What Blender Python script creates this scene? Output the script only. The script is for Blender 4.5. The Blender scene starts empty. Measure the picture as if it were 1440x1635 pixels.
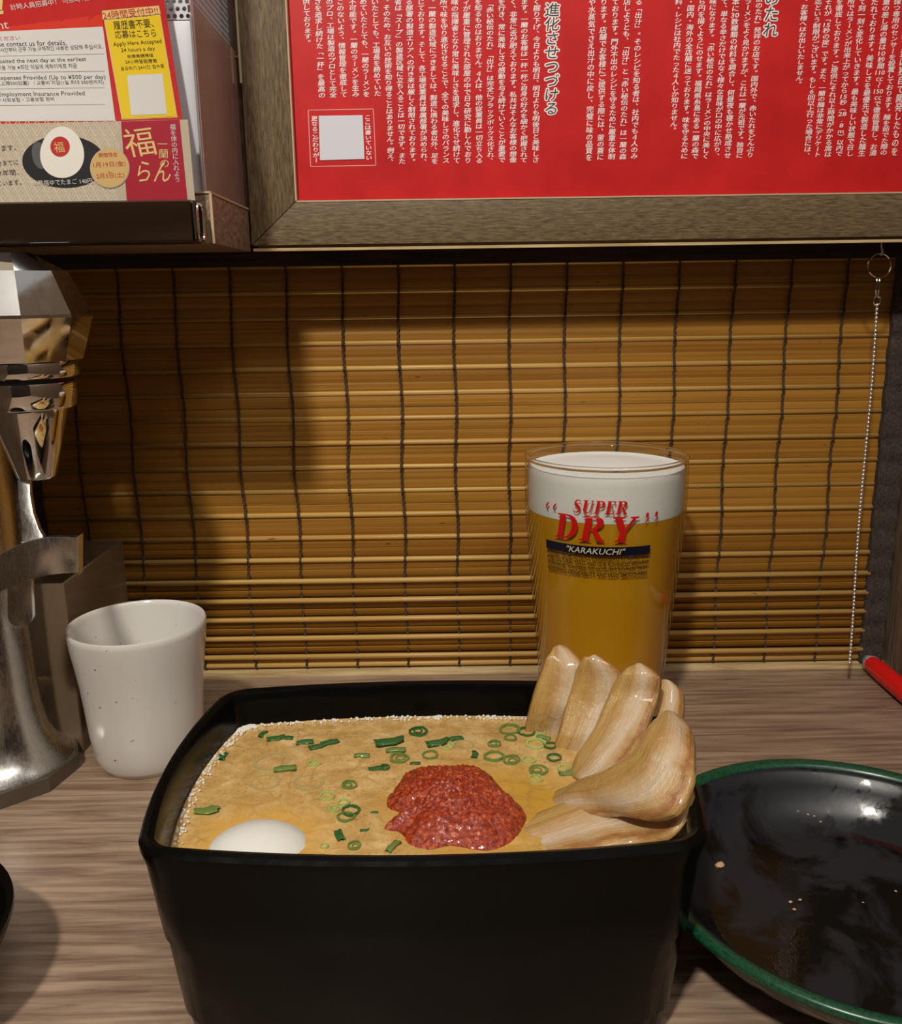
import bpy, bmesh, math, random, re
from mathutils import Vector, Matrix, noise
random.seed(7)
scene = bpy.context.scene
COL = scene.collection
V = Vector

# ------------------------------------------------------------------ camera
FPX = 1442.0; TH = math.radians(13.4); RHO = math.radians(.83); CH = .217
FW = V((0, math.cos(TH), -math.sin(TH))); _r0 = V((1, 0, 0)); _u0 = V((0, math.sin(TH), math.cos(TH)))
RT = _r0*math.cos(RHO) - _u0*math.sin(RHO); UP = _r0*math.sin(RHO) + _u0*math.cos(RHO)
CAM = V((0, 0, CH))
cd = bpy.data.cameras.new('camera'); cam = bpy.data.objects.new('camera', cd); COL.objects.link(cam)
cd.sensor_fit = 'HORIZONTAL'; cd.sensor_width = 36; cd.lens = FPX/1440*36; cd.clip_start = .01
mw = Matrix((RT, UP, -FW)).transposed().to_4x4(); mw.translation = CAM; cam.matrix_world = mw
scene.camera = cam

# ------------------------------------------------------------------ world, lamps, exposure
scene.view_settings.view_transform = 'Standard'; scene.view_settings.look = 'None'
scene.view_settings.exposure = 0; scene.view_settings.gamma = 1
scene.view_settings.use_curve_mapping = False
w = bpy.data.worlds.new('world'); scene.world = w; w.use_nodes = True
w.node_tree.nodes['Background'].inputs[0].default_value = (1, .95, .88, 1)
w.node_tree.nodes['Background'].inputs[1].default_value = .36

def lamp(name, loc, target, size, power, color, sy=None):
    ld = bpy.data.lights.new(name, 'AREA'); ld.energy = power; ld.color = color
    ld.shape = 'RECTANGLE' if sy else 'DISK'; ld.size = size
    if sy: ld.size_y = sy
    o = bpy.data.objects.new(name, ld); COL.objects.link(o); o.location = loc
    o.rotation_euler = (V(target)-V(loc)).to_track_quat('-Z', 'Y').to_euler(); return o
lamp('booth_spotlight', (-.24, -.46, 1.06), (0, .42, .1), .085, 10.3, (1, .93, .83))
lamp('corridor_light', (.55, -.5, 1.5), (.1, .3, 0), .9, 7.5, (1, .95, .88), .25)
scene.cycles.max_bounces = 14; scene.cycles.transmission_bounces = 12; scene.cycles.transparent_max_bounces = 16
scene.cycles.sample_clamp_indirect = 4

# ------------------------------------------------------------------ point helpers (pixel on a real plane)
def ray(x, y): return FW + RT*((x-720)/FPX) - UP*((y-817.5)/FPX)
def atY(x, y, Y): d = ray(x, y); return CAM + d*(Y/d.y)
def atZ(x, y, Z): d = ray(x, y); return CAM + d*((Z-CH)/d.z)

# ------------------------------------------------------------------ object helpers
def tag(o, label=None, cat=None, group=None, kind=None):
    if label: o['label'] = label
    if cat: o['category'] = cat
    if group: o['group'] = group
    if kind: o['kind'] = kind
    return o
def thing(name, label, cat, loc=(0, 0, 0), group=None, kind=None):
    o = bpy.data.objects.new(name, None); COL.objects.link(o); o.location = loc; o.empty_display_size = .01
    return tag(o, label, cat, group, kind)

class MB:
    def __init__(s): s.v = []; s.f = []; s.uv = {}
    def add(s, vs, fs):
        n = len(s.v); s.v += [V(p) for p in vs]; s.f += [tuple(i+n for i in f) for f in fs]; return n
    def box(s, a, b):
        x0, y0, z0 = a; x1, y1, z1 = b
        s.add([(x0,y0,z0),(x1,y0,z0),(x1,y1,z0),(x0,y1,z0),(x0,y0,z1),(x1,y0,z1),(x1,y1,z1),(x0,y1,z1)],
              [(0,3,2,1),(4,5,6,7),(0,1,5,4),(1,2,6,5),(2,3,7,6),(3,0,4,7)]); return s
    def prism(s, pts, d):           # polygon (3D points) extruded by vector d
        n = len(pts); d = V(d)
        s.add([V(p) for p in pts]+[V(p)+d for p in pts],
              [tuple(range(n))[::-1], tuple(range(n, 2*n))]+[(i, (i+1) % n, (i+1) % n+n, i+n) for i in range(n)]); return s
    def lathe(s, prof, c=(0, 0), n=48, z0=0, close=False, ph=0):
        rows = []
        for r, z in prof:
            rows.append([(c[0]+r*math.cos(ph+2*math.pi*i/n), c[1]+r*math.sin(ph+2*math.pi*i/n), z+z0) for i in range(n)])
        vs = [p for r in rows for p in r]; fs = []
        m = len(rows)
        for j in range(m-1 if not close else m):
            k = (j+1) % m
            for i in range(n): fs.append((j*n+i, j*n+(i+1) % n, k*n+(i+1) % n, k*n+i))
        if not close:
            fs.append(tuple(range(n))[::-1]); fs.append(tuple(range((m-1)*n, m*n)))
        s.add(vs, fs); return s
    def tube(s, path, r, n=8, cap=True):
        path = [V(p) for p in path]; vs = []; fs = []; m = len(path)
        up = V((0, 0, 1)); prev = None
        for j, p in enumerate(path):
            t = (path[min(j+1, m-1)]-path[max(j-1, 0)]).normalized()
            if prev is None:
                a = t.cross(up);  a = a if a.length > .01 else t.cross(V((1, 0, 0)))
            else: a = prev - t*prev.dot(t)
            a.normalize(); prev = a; b = t.cross(a); rr = r[j] if isinstance(r, (list, tuple)) else r
            vs += [p+(a*math.cos(2*math.pi*i/n)+b*math.sin(2*math.pi*i/n))*rr for i in range(n)]
        for j in range(m-1):
            for i in range(n): fs.append((j*n+i, j*n+(i+1) % n, (j+1)*n+(i+1) % n, (j+1)*n+i))
        if cap: fs.append(tuple(range(n))[::-1]); fs.append(tuple(range((m-1)*n, m*n)))
        s.add(vs, fs); return s
    def loop(s, path, r, n=8):
        path = [V(p) for p in path]; m = len(path); vs = []; fs = []
        c = sum(path, V())/m; nrm = (path[0]-c).cross(path[m//4]-c).normalized()
        for j, p in enumerate(path):
            t = (path[(j+1) % m]-path[j-1]).normalized(); a = nrm; b = t.cross(a)
            vs += [p+(a*math.cos(2*math.pi*i/n)+b*math.sin(2*math.pi*i/n))*r for i in range(n)]
        for j in range(m):
            for i in range(n): fs.append((j*n+i, j*n+(i+1) % n, ((j+1) % m)*n+(i+1) % n, ((j+1) % m)*n+i))
        s.add(vs, fs); return s
    def ball(s, c, r, nu=8, nv=5, sq=(1, 1, 1)):
        c = V(c); vs = [c+V((0, 0, r*sq[2]))]
        for j in range(1, nv):
            a = math.pi*j/nv
            vs += [c+V((r*sq[0]*math.sin(a)*math.cos(2*math.pi*i/nu), r*sq[1]*math.sin(a)*math.sin(2*math.pi*i/nu), r*sq[2]*math.cos(a))) for i in range(nu)]
        vs.append(c-V((0, 0, r*sq[2]))); fs = []
        for i in range(nu): fs.append((0, 1+i, 1+(i+1) % nu)); fs.append((len(vs)-1, 1+(nv-2)*nu+(i+1) % nu, 1+(nv-2)*nu+i))
        for j in range(nv-2):
            for i in range(nu): fs.append((1+j*nu+i, 1+(j+1)*nu+i, 1+(j+1)*nu+(i+1) % nu, 1+j*nu+(i+1) % nu))
        s.add(vs, fs); return s
    def build(s, name, mat, parent=None, origin=None, smooth=True, angle=35, fix=True, bevel=0):
        o0 = V(origin) if origin is not None else (wloc(parent) if parent else V())
        me = bpy.data.meshes.new(name); me.from_pydata([p-o0 for p in s.v], [], s.f)
        if fix or bevel:
            bm = bmesh.new(); bm.from_mesh(me)
            if bevel: bmesh.ops.bevel(bm, geom=[e for e in bm.edges if len(e.link_faces) == 2 and e.calc_face_angle() > .6], offset=bevel, segments=2, affect='EDGES', profile=.6)
            if fix: bmesh.ops.recalc_face_normals(bm, faces=bm.faces)
            bm.to_mesh(me); bm.free()
        if smooth:
            me.shade_smooth(); me.set_sharp_from_angle(angle=math.radians(angle))
        me.materials.append(mat)
        o = bpy.data.objects.new(name, me); COL.objects.link(o)
        if parent: o.parent = parent; o.location = o0-wloc(parent)
        else: o.location = o0
        return o
def wloc(o):
    p = V(o.location)
    while o.parent: o = o.parent; p += V(o.location)
    return p

# ------------------------------------------------------------------ materials
def mat(name, col=(.8, .8, .8), rough=.5, metal=0, spec=.5, trans=0, ior=1.45, coat=0, alpha=1, sss=0, coat_rough=.05):
    m = bpy.data.materials.new(name); m.use_nodes = True
    b = m.node_tree.nodes['Principled BSDF']
    b.inputs['Base Color'].default_value = (*col, 1); b.inputs['Roughness'].default_value = rough
    b.inputs['Metallic'].default_value = metal; b.inputs['Specular IOR Level'].default_value = spec
    b.inputs['Transmission Weight'].default_value = trans; b.inputs['IOR'].default_value = ior
    b.inputs['Coat Weight'].default_value = coat; b.inputs['Coat Roughness'].default_value = coat_rough
    b.inputs['Alpha'].default_value = alpha
    if sss: b.inputs['Subsurface Weight'].default_value = sss; b.inputs['Subsurface Scale'].default_value = .004
    return m
class NT:
    def __init__(s, m): s.t = m.node_tree; s.b = s.t.nodes['Principled BSDF']
    def n(s, typ, **kw):
        nd = s.t.nodes.new(typ)
        for k, v in kw.items():
            if k in nd.inputs: nd.inputs[k].default_value = v
            else: setattr(nd, k, v)
        return nd
    def l(s, a, b): s.t.links.new(a, b)
    def coord(s, scale=(1, 1, 1), kind='Object', rnd=False):
        tc = s.n('ShaderNodeTexCoord'); mp = s.n('ShaderNodeMapping'); mp.inputs['Scale'].default_value = scale
        s.l(tc.outputs[kind], mp.inputs['Vector'])
        if rnd:
            oi = s.n('ShaderNodeObjectInfo'); mul = s.n('ShaderNodeVectorMath', operation='SCALE'); mul.inputs[0].default_value = (37, 91, 53)
            s.l(oi.outputs['Random'], mul.inputs['Scale']); s.l(mul.outputs[0], mp.inputs['Location'])
        return mp.outputs[0]
    def noise(s, vec, scale, detail=4, rough=.55, dist=0):
        nd = s.n('ShaderNodeTexNoise'); nd.inputs['Scale'].default_value = scale; nd.inputs['Detail'].default_value = detail
        nd.inputs['Roughness'].default_value = rough; nd.inputs['Distortion'].default_value = dist
        s.l(vec, nd.inputs['Vector']); return nd.outputs['Fac']
    def ramp(s, fac, stops, interp='LINEAR'):
        r = s.n('ShaderNodeValToRGB'); cr = r.color_ramp; cr.interpolation = interp
        while len(cr.elements) < len(stops): cr.elements.new(.5)
        for e, (p, c) in zip(cr.elements, stops): e.position = p; e.color = (*c, 1) if len(c) == 3 else c
        s.l(fac, r.inputs[0]); return r.outputs[0]
    def mix(s, fac, a, b, blend='MIX'):
        m = s.n('ShaderNodeMix', data_type='RGBA', blend_type=blend)
        for i, x in ((0, fac), (6, a), (7, b)):
            if isinstance(x, (int, float)): m.inputs[i].default_value = x
            elif isinstance(x, tuple): m.inputs[i].default_value = (*x, 1)
            else: s.l(x, m.inputs[i])
        return m.outputs[2]
    def bump(s, h, strength=.3, dist=.001):
        b = s.n('ShaderNodeBump'); b.inputs['Strength'].default_value = strength; b.inputs['Distance'].default_value = dist
        s.l(h, b.inputs['Height']); s.l(b.outputs[0], s.b.inputs['Normal'])
    def color(s, c): s.l(c, s.b.inputs['Base Color'])

def wood(name, c0, c1, scale, rough=.45, spec=.4, bump=.2, c2=None):
    m = mat(name, c0, rough, spec=spec); t = NT(m); v = t.coord(scale)
    a = t.noise(v, 1, 8, .65, .6); b = t.noise(v, .25, 3, .5, .3)
    c = t.ramp(a, [(.36, c0), (.5, tuple((x+y)/2 for x, y in zip(c0, c1))), (.63, c1)])
    if c2: c = t.mix(t.ramp(b, [(.45, (0, 0, 0)), (.62, (1, 1, 1))]), c, c2)
    t.color(c); t.bump(a, bump, .0004); return m
M = {}
M['table'] = wood('table_laminate', (.20, .125, .082), (.47, .335, .235), (16, 260, 110), .38, .45, .25)
M['frame_h'] = wood('frame_wood_across', (.085, .056, .028), (.235, .165, .088), (160, 1100, 1300), .5, .35, .3)
M['frame_v'] = wood('frame_wood_upright', (.08, .052, .026), (.22, .152, .082), (1100, 1100, 130), .5, .35, .3)
M['wall_v'] = wood('partition_wood', (.10, .068, .045), (.25, .175, .12), (500, 500, 40), .45, .4, .3)
M['dark_wood'] = wood('dark_wood', (.018, .010, .006), (.06, .035, .02), (30, 300, 300), .4, .4, .2)
M['ledge'] = wood('ledge_wood', (.15, .095, .060), (.34, .23, .155), (700, 160, 500), .45, .4, .3)
M['bare_edge'] = mat('pale_cut_edge', (.55, .42, .26), .6)
M['trim'] = wood('pale_trim', (.42, .29, .12), (.75, .58, .32), (20, 300, 300), .5)
M['tray'] = mat('brown_plastic', (.022, .012, .006), .22, spec=.6)
M['steel'] = mat('bright_metal', (.75, .75, .74), .12, 1)
t = NT(M['steel']); a = t.noise(t.coord((60, 60, 60)), 3, 6, .7); t.l(t.ramp(a, [(.4, (.03,)*3), (.8, (.12,)*3)]), t.b.inputs['Roughness'])
M['brushed'] = mat('worn_steel', (.52, .50, .47), .28, 1)
t = NT(M['brushed']); a = t.noise(t.coord((400, 400, 120)), 2, 8, .75); t.color(t.ramp(a, [(.3, (.56, .55, .52)), (.7, (.72, .70, .67))]))
t.l(t.ramp(a, [(.3, (.20,)*3), (.7, (.34,)*3)]), t.b.inputs['Roughness']); t.bump(a, .08, .0002)
M['foot'] = mat('stained_steel', (.18, .155, .125), .45, .8)
M['black_rubber'] = mat('black_rubber', (.012, .012, .013), .5)
M['sticker'] = mat('black_film', (.012, .013, .018), .25)
t = NT(M['sticker']); a = t.noise(t.coord((60, 60, 30)), 3, 6, .7); t.color(t.ramp(a, [(.52, (.01, .012, .02)), (.66, (.45, .47, .5))]))
# blind
def slat_mat(name, c0, c1, c2, rough=.42):
    m = mat(name, c0, rough, spec=.45); t = NT(m); v = t.coord((5, 900, 900), rnd=True)
    a = t.noise(v, 1, 5, .6, .2); oi = t.n('ShaderNodeObjectInfo')
    base = t.ramp(oi.outputs['Random'], [(0, c0), (.5, c1), (1, c2)])
    g = t.ramp(a, [(.3, (.62, .60, .55)), (.55, (1, 1, 1)), (.8, (1.0, 1.0, .95))])
    c = t.mix(1.0, base, g, 'MULTIPLY')
    sp = t.noise(t.coord((40, 200, 200), rnd=True), 3, 2, .5); k = t.ramp(sp, [(.74, (1, 1, 1)), (.80, (.25, .17, .1))])
    t.color(t.mix(1.0, c, k, 'MULTIPLY')); t.bump(a, .25, .0003); return m
M['slat'] = slat_mat('bamboo_slat', (.39, .180, .024), (.45, .212, .031), (.36, .155, .020))
M['rod'] = slat_mat('bamboo_rod', (.64, .38, .105), (.70, .44, .135), (.60, .34, .09), .35)
M['cord'] = mat('dark_cord', (.075, .048, .028), .9)
M['binding'] = mat('brown_cloth', (.035, .024, .018), .9)
t = NT(M['binding']); a = t.noise(t.coord((700, 700, 700)), 1, 3); t.color(t.ramp(a, [(.3, (.028, .02, .016)), (.7, (.085, .064, .052))])); t.bump(a, .5, .0005)
# poster and print
M['poster'] = mat('red_print', (.60, .012, .014), .38, coat=.35, coat_rough=.12)
t = NT(M['poster']); a = t.noise(t.coord((40, 40, 40)), 1, 5); t.color(t.ramp(a, [(.3, (.52, .010, .013)), (.7, (.68, .018, .018))]))
M['white_print'] = mat('white_print', (1.0, .84, .84), .5)
M['title_print'] = mat('dark_green_print', (.02, .06, .05), .5)
M['plain_white'] = mat('plain_white', (.72, .74, .80), .5)
M['line_print'] = mat('pink_line', (.85, .35, .32), .5)
M['paper_white'] = mat('white_paper', (.66, .64, .61), .5, coat=.2)
M['paper_red'] = mat('red_paper', (.52, .018, .018), .38, coat=.3)
M['paper_red_light'] = mat('bright_red_paper', (.65, .035, .018), .4, coat=.3)
M['paper_yellow'] = mat('yellow_paper', (.78, .55, .015), .4, coat=.3)
M['paper_cream'] = mat('cream_paper', (.72, .52, .20), .45)
M['paper_beige'] = mat('beige_paper', (.50, .42, .31), .45, coat=.2)
M['lattice'] = mat('pale_lattice_print', (.66, .58, .45), .45)
M['paper_crimson'] = mat('crimson_paper', (.38, .010, .030), .4, coat=.3)
M['gold_print'] = mat('gold_print', (.72, .52, .20), .4)
M['black_print'] = mat('black_print', (.012, .011, .012), .45)
M['red_print2'] = mat('red_letter_print', (.50, .02, .02), .45)
M['gold_disc'] = mat('gold_disc_print', (.62, .42, .16), .4)
M['grey_line'] = mat('grey_line_print', (.25, .25, .25), .5)
M['egg_print'] = mat('egg_print', (.80, .77, .70), .45)
M['egg_print_shade'] = mat('egg_print_grey', (.55, .53, .49), .45)
M['glass_red'] = mat('glass_red_print', (.62, .008, .008), .4)
M['glass_navy'] = mat('glass_navy_print', (.004, .006, .020), .35)
M['glass_gold'] = mat('glass_cream_print', (.75, .66, .45), .4)
M['glass_dark'] = mat('glass_dark_print', (.035, .025, .008), .45)
# acrylics
M['acrylic_side'] = mat('acrylic_red_reflection', (.50, .27, .25), .14, spec=.9, coat=1, alpha=.6)  # clear plastic; the poster's red reflection is put into its base colour
M['white_acrylic'] = mat('white_stack', (.62, .64, .68), .35)
M['smoke'] = mat('frosted_smoky_acrylic', (.26, .18, .11), .12, spec=.6, alpha=.42)
M['smoke_edge'] = mat('acrylic_edge', (.62, .56, .48), .25, alpha=.7)
M['perf'] = mat('perforated_sheet', (.60, .65, .70), .4, .15)
M['perf_back'] = mat('lit_hole_grey', (.62, .66, .70), .5, .2)
M['black_hole'] = mat('dark_cavity', (.006, .004, .003), .9)
# crockery
M['bowl'] = mat('black_lacquer', (.0030, .0027, .0022), .20, spec=.16)
t = NT(M['bowl']); a = t.noise(t.coord((90, 90, 90)), 2, 5); t.l(t.ramp(a, [(.3, (.18,)*3), (.7, (.30,)*3)]), t.b.inputs['Roughness'])
M['plate'] = mat('black_glaze', (.010, .010, .012), .2, spec=.6)
t = NT(M['plate']); v = t.coord((1, 1, 1)); a = t.noise(v, 28, 6, .6, .5)
t.l(t.ramp(a, [(.46, (.07,)*3), (.54, (.38,)*3)]), t.b.inputs['Roughness']); t.color(t.ramp(a, [(.46, (.006, .005, .004)), (.54, (.018, .019, .023))]))
b2 = t.noise(v, 160, 4, .6); t.bump(b2, .12, .0005)
M['green_rim'] = mat('green_glaze', (.012, .10, .045), .28, spec=.6)
t = NT(M['green_rim']); a = t.noise(t.coord((1, 1, 1)), 900, 2); t.color(t.ramp(a, [(.35, (.005, .045, .020)), (.7, (.014, .092, .044))]))
M['cup'] = mat('speckled_glaze', (.70, .66, .60), .16, spec=.5, coat=.2)
t = NT(M['cup']); v = t.coord((1, 1, 1)); vo = t.n('ShaderNodeTexVoronoi'); vo.inputs['Scale'].default_value = 230; t.l(v, vo.inputs['Vector'])
gate = t.noise(v, 190, 1); sp = t.ramp(vo.outputs['Distance'], [(.08, (.22, .19, .16)), (.14, (1, 1, 1))])
gt = t.ramp(gate, [(.58, (0, 0, 0)), (.62, (1, 1, 1))]); sp2 = t.mix(gt, (1, 1, 1), sp)
st = t.noise(t.coord((30, 30, 8)), 1, 3); stc = t.ramp(st, [(.3, (.66, .61, .56)), (.65, (.74, .72, .67))])
t.color(t.mix(1.0, stc, sp2, 'MULTIPLY'))
# glass, beer
M['glass'] = bpy.data.materials.new('clear_glass'); M['glass'].use_nodes = True
_t = M['glass'].node_tree; _t.nodes.clear(); _o = _t.nodes.new('ShaderNodeOutputMaterial'); _m = _t.nodes.new('ShaderNodeMixShader'); _lw = _t.nodes.new('ShaderNodeLayerWeight'); _lw.inputs[0].default_value = .5; _pw = _t.nodes.new('ShaderNodeMath'); _pw.operation = 'POWER'; _pw.inputs[1].default_value = 4.5; _t.links.new(_lw.outputs['Facing'], _pw.inputs[0]); _f = _t.nodes.new('ShaderNodeMath'); _f.operation = 'MULTIPLY_ADD'; _f.inputs[1].default_value = .85; _f.inputs[2].default_value = .035; _t.links.new(_pw.outputs[0], _f.inputs[0])
_a = _t.nodes.new('ShaderNodeBsdfTransparent'); _a.inputs[0].default_value = (.965, .975, .965, 1); _g = _t.nodes.new('ShaderNodeBsdfGlossy'); _g.inputs['Roughness'].default_value = .01
for q_, w_ in ((_f.outputs[0], _m.inputs[0]), (_a.outputs[0], _m.inputs[1]), (_g.outputs[0], _m.inputs[2]), (_m.outputs[0], _o.inputs[0])): _t.links.new(q_, w_)
M['beer'] = mat('golden_beer', (1.0, .50, .018), .03, trans=.40, ior=1.33)
M['foam'] = mat('beer_foam', (.88, .87, .83), .8, sss=.4)
t = NT(M['foam']); a = t.noise(t.coord((1, 1, 1)), 900, 4); t.bump(a, .25, .0006)
# food
M['broth'] = mat('pork_broth', (.72, .42, .13), .11, spec=.5, coat=.5)
M['foam_bubble'] = mat('broth_bubble', (.95, .92, .82), .1, alpha=.85)
M['chili'] = mat('red_chili_paste', (.28, .02, .008), .14, spec=.7, coat=.6)
t = NT(M['chili']); v = t.coord((1, 1, 1)); a = t.noise(v, 650, 4, .7); t.color(t.ramp(a, [(.32, (.15, .010, .003)), (.5, (.36, .036, .008)), (.72, (.68, .14, .025))])); t.bump(t.noise(v, 1100, 3, .7), .6, .001)
M['chili_oil'] = mat('orange_oil', (.75, .20, .01), .1, alpha=.6)
M['egg'] = mat('egg_white', (.82, .82, .76), .22, sss=.3)
M['pork'] = mat('braised_pork', (.68, .47, .27), .30, spec=.6, coat=.8, coat_rough=.06, sss=.2)
def green(name, c0, c1, al=1):
    m = mat(name, c0, .22, spec=.6, coat=.4); t = NT(m); a = t.noise(t.coord((1, 1, 1)), 500, 3); t.color(t.ramp(a, [(.35, c0), (.65, c1)])); m.node_tree.nodes['Principled BSDF'].inputs['Alpha'].default_value = al; return m
M['onion_dark'] = green('scallion_dark', (.010, .065, .018), (.07, .22, .05), .93)
M['onion_mid'] = green('scallion_mid', (.07, .18, .03), (.30, .38, .10), .85)
M['onion_light'] = green('scallion_pale', (.45, .62, .12), (.62, .70, .30), .75)
M['onion_clear'] = green('scallion_translucent', (.55, .50, .18), (.72, .58, .28), .55)
M['crumb'] = mat('crumb', (.62, .38, .18), .5)
M['pen_red'] = mat('red_plastic', (.80, .012, .012), .25, spec=.6)
M['pen_clear'] = mat('clear_plastic', (.80, .70, .74), .12, alpha=.45)
M['pen_core'] = mat('pink_ink', (.42, .08, .14), .4)

# ------------------------------------------------------------------ setting
def struct(mb, name, m, **k): return tag(mb.build(name, m, **k), kind='structure')
mb = MB(); mb.box((-.2575, -.25, -.03), (.2550, .4975, 0)); tbl = struct(mb, 'floor', M['table'], bevel=.0006); tbl.name = 'counter_top'
tag(tbl, 'brown wood-grain laminate counter the meal stands on', 'counter'); del tbl['kind']
struct(MB().box((-.272, -.3, -.25), (-.2575, .53, .62)), 'wall_left', M['wall_v'])
struct(MB().box((.2550, -.3, -.25), (.272, .53, .62)), 'wall_right', M['wall_v'])
struct(MB().box((-.2575, .53, -.25), (.2550, .545, .62)), 'dark_backing', M['dark_wood'])  # dark board added behind the blind to keep the slat gaps dark
struct(MB().box((-1.6, -1.5, -.76), (1.6, -1.45, 1.3)), 'wall_rear', M['dark_wood'])
struct(MB().box((-1.6, -1.5, -.78), (1.6, .6, -.76)), 'floor', M['dark_wood'])
struct(MB().box((-.2575, .4975, -.03), (.2550, .512, .0035)), 'trim_1', M['trim'], bevel=.0005)
struct(MB().box((-.2575, .472, .2445), (-.0945, .487, .62)), 'wall_upper', M['wall_v'])

# ------------------------------------------------------------------ bamboo blind
blind = thing('bamboo_blind', 'bamboo slat roll blind closing the opening behind the counter', 'blind', (0, .5, .24))
XL, XR = -.2315, .2405
def strip_mesh(name, h, d, n=8):
    mb = MB(); prof = [(d/2*math.cos(2*math.pi*i/n+math.pi/n), h/2*math.sin(2*math.pi*i/n+math.pi/n)) for i in range(n)]
    prof = [(max(-d/2, min(d/2, y*1.15)), max(-h/2, min(h/2, z*1.12))) for y, z in prof]
    mb.add([(XL, y, z) for y, z in prof]+[(XR, y, z) for y, z in prof],
           [tuple(range(n)), tuple(range(n, 2*n))[::-1]]+[(i, (i+1) % n, (i+1) % n+n, i+n) for i in range(n)])
    me = bpy.data.meshes.new(name); me.from_pydata(mb.v, [], mb.f)
    bm = bmesh.new(); bm.from_mesh(me); bmesh.ops.recalc_face_normals(bm, faces=bm.faces); bm.to_mesh(me); bm.free()
    return me
sl_me = strip_mesh('slat', .0060, .0011); sl_me.materials.append(M['slat'])
rd_me = strip_mesh('rod', .0029, .0030); rd_me.shade_smooth(); rd_me.materials.append(M['rod'])
def put(me, name, parent, loc, rx=0, ry=0, rz=0):
    o = bpy.data.objects.new(name, me); COL.objects.link(o); o.parent = parent; o.location = loc; o.rotation_euler = (rx, ry, rz); return o
z = .2342; k = 0; rod_z = []
while z > .0065:
    low = max(0, min(1, (.105-z)/.05)); per = .0137-.0021*low
    rod_z.append(z)
    put(rd_me, 'rod', blind, (0, .0009-.0036*low+random.uniform(-.0003, .0003), z-.24), 0, random.uniform(-.0006, .0006))
    hh = (per-.0029)/2
    for q in (0, 1):
        zc = z-.0016-hh*(q+.5)
        if zc < .006: continue
        tilt = random.uniform(-.05, .05)+(.45+.10*q)*low
        put(sl_me, 'slat', blind, (random.uniform(-.0003, .0003), .0006+random.uniform(-.0003, .0003)-.0010*low, zc-.24-.0002), tilt, random.uniform(-.0007, .0007), 0)
    z -= per; k += 1
put(rd_me, 'rod', blind, (0, 0, .0062-.24))
# rolled top: the shade of its recess is put into dark slats
for q, (yy, zz) in enumerate([(-.006, .2385), (-.010, .2415), (-.004, .2355)]):
    o = MB().box((XL-.01, .5+yy-.0016, zz-.0016), (XR+.01, .5+yy+.0016, zz+.0016)).build('head_slat', M['dark_wood'], blind)
o = MB().box((-.0940, .4560, .2398), (.2495, .4600, .2411)).build('head_rail', M['trim'], blind); tag(o, 'pale thin head rail')
def cord_mesh():
    mb = MB()
    for s in (0, math.pi):
        path = []; z = .2425
        while z > .0045:
            w_ = .00045*math.cos(2*math.pi*z/.0066+s)
            j = min((abs(z-r) for r in rod_z)); bulge = .0013*math.exp(-(j/.0022)**2)
            path.append((w_+.0006*math.sin(z*90), .5-.0016-bulge+.0003*math.sin(2*math.pi*z/.0066+s), z)); z -= .0012
        mb.tube(path, .00043, 5)
    for r in rod_z: mb.ball((.0006*math.sin(r*90), .5-.0030, r), .0009, 6, 4)
    return mb
c0 = cord_mesh().build('cord', M['cord'], blind)
for k in range(15):
    X = -.2068+k*.03
    o = c0 if k == 0 else c0.copy()
    if k: COL.objects.link(o)
    o.location = (X, 0, 0)
for nm, x0, x1 in (('cloth_binding', -.2475, -.2305), ('cloth_binding', .2395, .2525)):
    mb = MB(); rows = 110; cols = 5; vs = []
    for j in range(rows+1):
        z = .245-.241*j/rows
        rid = .0010*abs(math.sin(z*math.pi/.0137))+.0006*noise.noise((x0*40, z*160, 0))
        for i in range(cols+1):
            x = x0+(x1-x0)*i/cols
            vs.append((x+.0007*noise.noise((z*90, x0*9, 1))*(1 if (i in (0, cols)) else 0), .4968-rid-.0005*noise.noise((x*300, z*300, 3)), z))
    n = len(vs); back = [(x, .5035, z) for x, y, z in vs]
    fs = []
    for j in range(rows):
        for i in range(cols):
            a = j*(cols+1)+i; fs.append((a, a+1, a+cols+2, a+cols+1)); fs.append((a+n, a+cols+1+n, a+cols+2+n, a+1+n))
        a = j*(cols+1); fs.append((a, a+cols+1, a+cols+1+n, a+n)); a += cols; fs.append((a, a+n, a+cols+1+n, a+cols+1))
    mb.add(vs+back, fs); mb.build(nm, M['binding'], blind, fix=False)

# ------------------------------------------------------------------ text engine
_gc = {}
def text_polys(s, bold=0, shear=0):
    key = (s, bold, shear)
    if key in _gc: return _gc[key]
    cu = bpy.data.curves.new('t', 'FONT'); cu.body = s; cu.size = 1; cu.resolution_u = 2; cu.offset = bold; cu.shear = shear; cu.fill_mode = 'FRONT'
    ob = bpy.data.objects.new('t', cu); me = bpy.data.meshes.new_from_object(ob)
    vs = [(v.co.x, v.co.y) for v in me.vertices]; fs = [tuple(p.vertices) for p in me.polygons]
    bpy.data.objects.remove(ob); bpy.data.curves.remove(cu); bpy.data.meshes.remove(me)
    _gc[key] = (vs, fs); return _gc[key]
def spline_polys(loops):
    cu = bpy.data.curves.new('t', 'CURVE'); cu.dimensions = '2D'; cu.fill_mode = 'FRONT' if hasattr(cu, 'fill_mode') else cu.fill_mode
    cu.fill_mode = 'BOTH'
    for lp in loops:
        sp = cu.splines.new('POLY'); sp.points.add(len(lp)-1); sp.use_cyclic_u = True
        for p, (x, y) in zip(sp.points, lp): p.co = (x, y, 0, 1)
    ob = bpy.data.objects.new('t', cu); me = bpy.data.meshes.new_from_object(ob)
    r = ([(v.co.x, v.co.y) for v in me.vertices], [tuple(p.vertices) for p in me.polygons])
    bpy.data.objects.remove(ob); bpy.data.curves.remove(cu); bpy.data.meshes.remove(me); return r
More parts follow.
